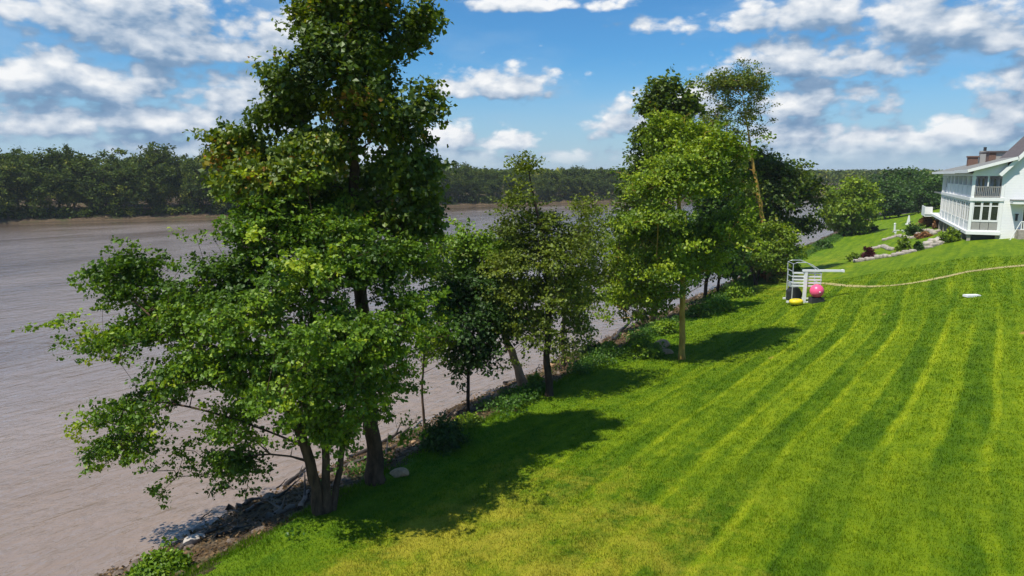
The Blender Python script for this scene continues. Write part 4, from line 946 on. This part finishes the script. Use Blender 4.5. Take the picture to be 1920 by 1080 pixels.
q = MB(); t = np.linspace(0, 2 * math.pi, 25); q.tube([(.34 * math.cos(a), .26 * math.sin(a), .06) for a in t], .17, 12, cap=False); q.build('ring', M['yellow'], yb, smooth=True)
part(lambda q: q.tube([(-.2, 0, .12), (.2, 0, .12)], [.12, .10], 8), 'handle', M['rock_tan'], yb)
cm_ = thing('covered_mower', 'grey machine under a dark cover on the left of the rack', 'machine', RP + Vector((-.38, .85, 0)))
part(lambda q: q.prism([(-.42, .1), (.42, .1), (.46, .6), (.25, .95), (-.2, 1.02), (-.46, .7)], 'y', -.3, .3), 'cover', M['black'], cm_)
part(lambda q: q.prism([(-.36, 1.03), (.2, .99), (.26, 1.25), (-.1, 1.42), (-.38, 1.3)], 'y', -.25, .25), 'top_case', M['grey'], cm_)
for sx in (-.3, .3): part(lambda q: q.tube([(sx, -.36, .14), (sx, .36, .14)], .14, 12), 'wheel', M['black'], cm_)
# low dock seen over the water
o = thing('dock', 'low dark dock on the water beyond the round tree', 'dock', (*at_y(1545, 436, 152)[:2], ZW), .1)
part(lambda q: q.box(-1, -1.2, .25, 5.5, 1.2, .5), 'deck', M['wood_wet'], o)
for sx, sy in ((-.7, -1), (5.2, -1), (-.7, 1), (5.2, 1)): part(lambda q: q.tube([(sx, sy, -1), (sx, sy, .9)], .12, 8), 'post', M['wood_wet'], o)

# ================================================================== HOUSE
hz_ = 4.25
H = thing('white_house', 'long white two storey house with stacked porches and steep gable at the right edge', 'house', (42.0, 63.0, hz_), rad(-26.5))
P3 = lambda fn, name, mat, parent=H, **kw: part(fn, name, mat, parent, **kw)
LY = 33.0; YF = 9.0
P3(lambda q: (q.box(2.5, .02, -1.5, 11.0, LY, 6.15)), 'wall', M['clap'])
P3(lambda q: q.prism([(2.5, 6.152), (11.0, 6.152), (10.4, 6.9), (6.75, 11.3), (3.1, 6.9)], 'y', .02, YF), 'gable_wall', M['clap'])
# main gable roof
def slope(q, x0, z0, x1, z1, y0, y1, t=.2):
    dx, dz = x1 - x0, z1 - z0; L = math.hypot(dx, dz); nx_, nz_ = -dz / L * t, dx / L * t
    if nz_ < 0: nx_, nz_ = -nx_, -nz_
    q.prism([(x0, z0), (x1, z1), (x1 + nx_, z1 + nz_), (x0 + nx_, z0 + nz_)], 'y', y0, y1)
P3(lambda q: slope(q, 2.15, 5.85, 6.75, 11.42, -.3, YF + .4, .14), 'roof', M['roof_dark'])
P3(lambda q: slope(q, 11.35, 5.85, 6.75, 11.42, -.3, YF + .4, .14), 'roof', M['roof_dark'])
P3(lambda q: (slope(q, 2.1, 5.62, 6.75, 11.25, -.42, -.31, .30)), 'rake_board', M['white'])
P3(lambda q: (slope(q, 11.4, 5.62, 6.75, 11.25, -.42, -.31, .30)), 'rake_board', M['white'])
# porch roof over the front bays, with white gable-end infill
P3(lambda q: slope(q, -.45, 6.15, 3.2, 7.25, -.5, YF, .12), 'porch_roof', M['roof'])
P3(lambda q: slope(q, -.5, 5.98, 3.15, 7.10, -.62, -.51, .26), 'fascia', M['white'])
P3(lambda q: q.box(-.52, -.5, 5.93, -.455, YF, 6.25), 'fascia', M['white'])
P3(lambda q: q.prism([(.0, 5.9), (2.49, 5.9), (2.49, 6.85), (.0, 6.15)], 'y', -.06, .0), 'porch_gable', M['clap'])
# rear lower roof, hipped at the far end
q = MB(); e0, rd_ = 6.1, 7.7
q.add([(-.4, YF + .01, e0), (11.2, YF + .01, e0), (11.2, LY + .4, e0), (-.4, LY + .4, e0), (5.4, YF + .01, rd_), (5.4, LY - 5, rd_)], [(0, 4, 5, 3), (1, 2, 5, 4), (3, 5, 2), (0, 1, 4), (3, 2, 1, 0)]); q.build('rear_roof', M['roof'], H)
P3(lambda q: q.box(-.47, YF + .02, 5.88, -.405, LY + .45, 6.14), 'fascia', M['white'])
# dormer block with flat dark top, chimneys
P3(lambda q: q.box(3.46, 13.0, 6.3, 8.6, 19, 8.1), 'dormer', M['siding_grey'])
P3(lambda q: q.box(2.75, 12.8, 8.1, 8.8, 19.2, 8.25), 'dormer_roof', M['roof_dark'])
P3(lambda q: (q.box(2.85, 12.95, 6.3, 3.455, 15, 8.098)), 'chimney', M['brick'])
ch = P3(lambda q: (q.box(2.1, 22, 6.3, 3.1, 23, 7.8), q.box(2.02, 21.9, 7.8, 3.18, 23.1, 7.95)), 'chimney', M['brick'])
ch = P3(lambda q: q.box(3.2, 21.5, 6.3, 4.1, 22.6, 8.5), 'chimney', M['siding_grey']); P3(lambda q: q.tube([(3.65, 22, 8.5), (3.65, 22, 8.95)], .16, 8), 'flue', M['black'], ch)
# decks
P3(lambda q: q.box(-.12, -.12, .36, 2.497, LY, .64), 'porch_deck', M['white'])
P3(lambda q: q.box(-.08, -.08, 3.42, 2.497, LY - 9, 3.72), 'upper_deck', M['white'])
P3(lambda q: q.box(-.06, -.04, 5.66, 2.497, LY - 9, 5.9), 'porch_beam', M['white'])
ys = [0, 3.2, 6.4, 9.6, 12.8, 16.0, 19.2, 22.4, 24.0]
for i, y_ in enumerate(ys):
    P3(lambda q: (q.box(0, y_, .642, .24, y_ + .24, 3.418), q.box(0, y_, 3.722, .24, y_ + .24, 5.658), q.box(-.04, y_ - .04, 5.4, .28, y_ + .28, 5.55)), 'porch_post', M['white'])
P3(lambda q: (q.box(2.24, 0, .642, 2.49, .2, 3.418), q.box(2.24, 0, 3.722, 2.49, .2, 5.658)), 'porch_post', M['white'])
P3(lambda q: (q.box(-.05, 24.3, 3.425, 2.497, LY, 3.55)), 'rear_porch_roof', M['roof'])
P3(lambda q: (q.box(1.2, 24.3, 3.6, 2.497, LY, 5.9)), 'rear_upper_wall', M['clap'])
for y_ in (25.4, 28.2, 31):
    w_ = P3(lambda q: q.box(1.14, y_, 4.1, 1.198, y_ + 1.3, 5.5), 'window', M['trim']); P3(lambda q: q.box(1.12, y_ + .12, 4.22, 1.138, y_ + 1.18, 5.38), 'pane', M['glass'], w_)
# under the deck: piers, dark void, lattice
for y_ in [0.05, 3.3, 6.5, 9.7, 12.9, 16.1, 19.3, 24, 28.5]:
    P3(lambda q: q.box(.02, y_, -2.2, .30, y_ + .3, .358), 'pier', M['stone'])
P3(lambda q: q.box(2.2, .1, -2.2, 2.49, .4, .358), 'pier', M['stone'])
P3(lambda q: q.box(.42, .5, -2.2, 2.48, LY - .2, .355), 'underdeck_shade', M['black'])  # black fill standing in for the shade under the deck
# glazed front end of the lower porch
def framed(x0, x1, z0, z1, y_, n_, tr=None):
    w = P3(lambda q: (q.box(x0, y_, z0, x0 + .07, y_ + .12, z1), q.box(x1 - .07, y_, z0, x1, y_ + .12, z1), q.box(x0 + .07, y_, z0, x1 - .07, y_ + .12, z0 + .07), q.box(x0 + .07, y_, z1 - .07, x1 - .07, y_ + .12, z1)) + (() if tr is None else (q.box(x0 + .07, y_, tr, x1 - .07, y_ + .12, tr + .08),)), n_, M['white'])
    P3(lambda q: q.box(x0 + .07, y_ + .05, z0 + .07, x1 - .07, y_ + .07, z1 - .07), 'pane', M['glass'], w)
xs = [.25, .92, 1.58, 2.24]
for a, b in zip(xs[:-1], xs[1:]):
    framed(a + .01, b - .01, 1.62, 3.38, .02, 'window', 2.92)
    P3(lambda q: (q.box(a + .02, .05, .8, b - .02, .09, 1.52)), 'balustrade_panel', M['siding_grey'])
P3(lambda q: (q.box(.25, .02, 1.525, 2.24, .14, 1.615), q.box(.25, .02, .645, 2.24, .14, .79)), 'sill_rail', M['white'])
# upper front balustrade
def rail(q, x0, x1, z0, z1, y_):
    q.box(x0, y_ - .04, z1 - .08, x1, y_ + .04, z1); q.box(x0, y_ - .04, z0 + .06, x1, y_ + .04, z0 + .13)
    m_ = int((x1 - x0) / .14)
    for i in range(m_): xx = x0 + (i + .5) * (x1 - x0) / m_; q.box(xx - .025, y_ - .02, z0 + .13, xx + .025, y_ + .02, z1 - .08)
P3(lambda q: rail(q, .25, 2.24, 3.72, 4.72, .1), 'balustrade', M['siding_grey'])
P3(lambda q: (q.box(1.16, .02, 4.72, 1.26, .12, 5.655)), 'mullion', M['white'])
# riverside lower glazing and upper balconies
for i, y_ in enumerate(ys[:-1]):
    y1 = ys[i + 1]
    P3(lambda q: q.box(.05, y_ + .25, .645, .12, y1 - .01, 1.35), 'porch_skirt', M['clap'])
    m_ = 2 if y1 - y_ > 2 else 1
    for j in range(m_):
        a = y_ + .28 + (y1 - y_ - .3) * j / m_; b_ = a + (y1 - y_ - .3) / m_ - .08
        w = P3(lambda q: (q.box(.04, a, 1.37, .14, a + .28, 3.4), q.box(.04, b_ - .28, 1.37, .14, b_, 3.4), q.box(.04, a + .28, 1.37, .14, b_ - .28, 1.55), q.box(.04, a + .28, 3.2, .14, b_ - .28, 3.4), q.box(.05, a + .28, 2.75, .13, b_ - .28, 2.83)), 'window', M['white'])
        P3(lambda q: q.box(.08, a + .28, 1.55, .10, b_ - .28, 3.2), 'pane', M['glass'], w)
    if i < 6: P3(lambda q: (q.box(.06, y_ + .25, 3.73, .14, y1 - .01, 4.72), q.box(.02, y_ + .25, 4.722, .18, y1 - .01, 4.80)), 'balcony_panel', M['white'])
# doors and windows on the porch wall, seen through the bays
for y_ in (1.0, 4.2, 7.4, 11, 14, 17.4, 20.6):
    for z0, z1 in ((3.9, 5.5), (.9, 3.0)):
        w = P3(lambda q: (q.box(2.44, y_, z0, 2.495, y_ + .1, z1), q.box(2.44, y_ + 1.5, z0, 2.495, y_ + 1.6, z1), q.box(2.44, y_ + .1, z1 - .1, 2.495, y_ + 1.5, z1), q.box(2.44, y_ + .1, z0, 2.495, y_ + 1.5, z0 + .1)), 'window', M['trim'])
        P3(lambda q: q.box(2.46, y_ + .1, z0 + .1, 2.485, y_ + 1.5, z1 - .1), 'pane', M['glass'], w)
# front wall: upper window, awning, door, lamp, entry porch
framed(3.95, 5.0, 4.5, 5.95, -.06, 'window'); framed(5.7, 6.8, 4.5, 5.95, -.06, 'window'); framed(7.6, 8.7, 1.2, 3.0, -.06, 'window')
P3(lambda q: q.box(3.0, -1.3, 3.22, 7.6, .018, 3.5), 'awning', M['white']); P3(lambda q: q.box(2.95, -1.35, 3.502, 7.65, .016, 3.60), 'awning_roof', M['roof'])
dr_ = P3(lambda q: (q.box(3.95, -.05, .95, 4.05, .015, 3.1), q.box(5.25, -.05, .95, 5.35, .015, 3.1), q.box(4.05, -.05, 3.0, 5.25, .015, 3.1)), 'door_frame', M['white'])
P3(lambda q: q.box(4.05, -.03, .95, 5.25, .012, 3.0), 'door', M['glass'], dr_)
P3(lambda q: (q.box(3.5, -.2, 1.7, 3.66, -.0, 2.25), q.box(3.46, -.24, 2.25, 3.7, 0.0, 2.32)), 'wall_lamp', M['black'])
P3(lambda q: q.box(3.6, -1.6, -.8, 7.6, .0, .94), 'entry_step', M['stone'])
P3(lambda q: rail(q, 3.7, 7.5, .95, 1.75, -1.5), 'entry_railing', M['white'])
P3(lambda q: (q.tube([(3.0, -1.5, -.1), (3.7, -1.5, 1.7)], .04, 6), q.tube([(3.0, -1.5, -.3), (3.0, -1.5, .1)], .04, 6)), 'handrail', M['white'])
# low white fenced deck at the far end
P3(lambda q: (q.box(-.9, LY + .1, .2, 2.4, LY + 5, .5), q.box(-.9, LY, .5, -.8, LY + 5, 1.5), q.box(-.8, LY, .5, 0, LY + .08, 1.5)), 'end_deck', M['white'])

# ================================================================== AIR
m, n = material('haze'); v_ = n.node('ShaderNodeVolumePrincipled', {'Color': (.78, .86, .96, 1), 'Density': .00018})
n.node('ShaderNodeOutputMaterial', {1: v_.outputs[0]})
q = MB(); q.box(-9500, -4500, -6, 13500, 9500, 48); hz = q.build('haze', m); tag(hz, 'thin summer haze over the river valley', 'haze', kind='stuff')
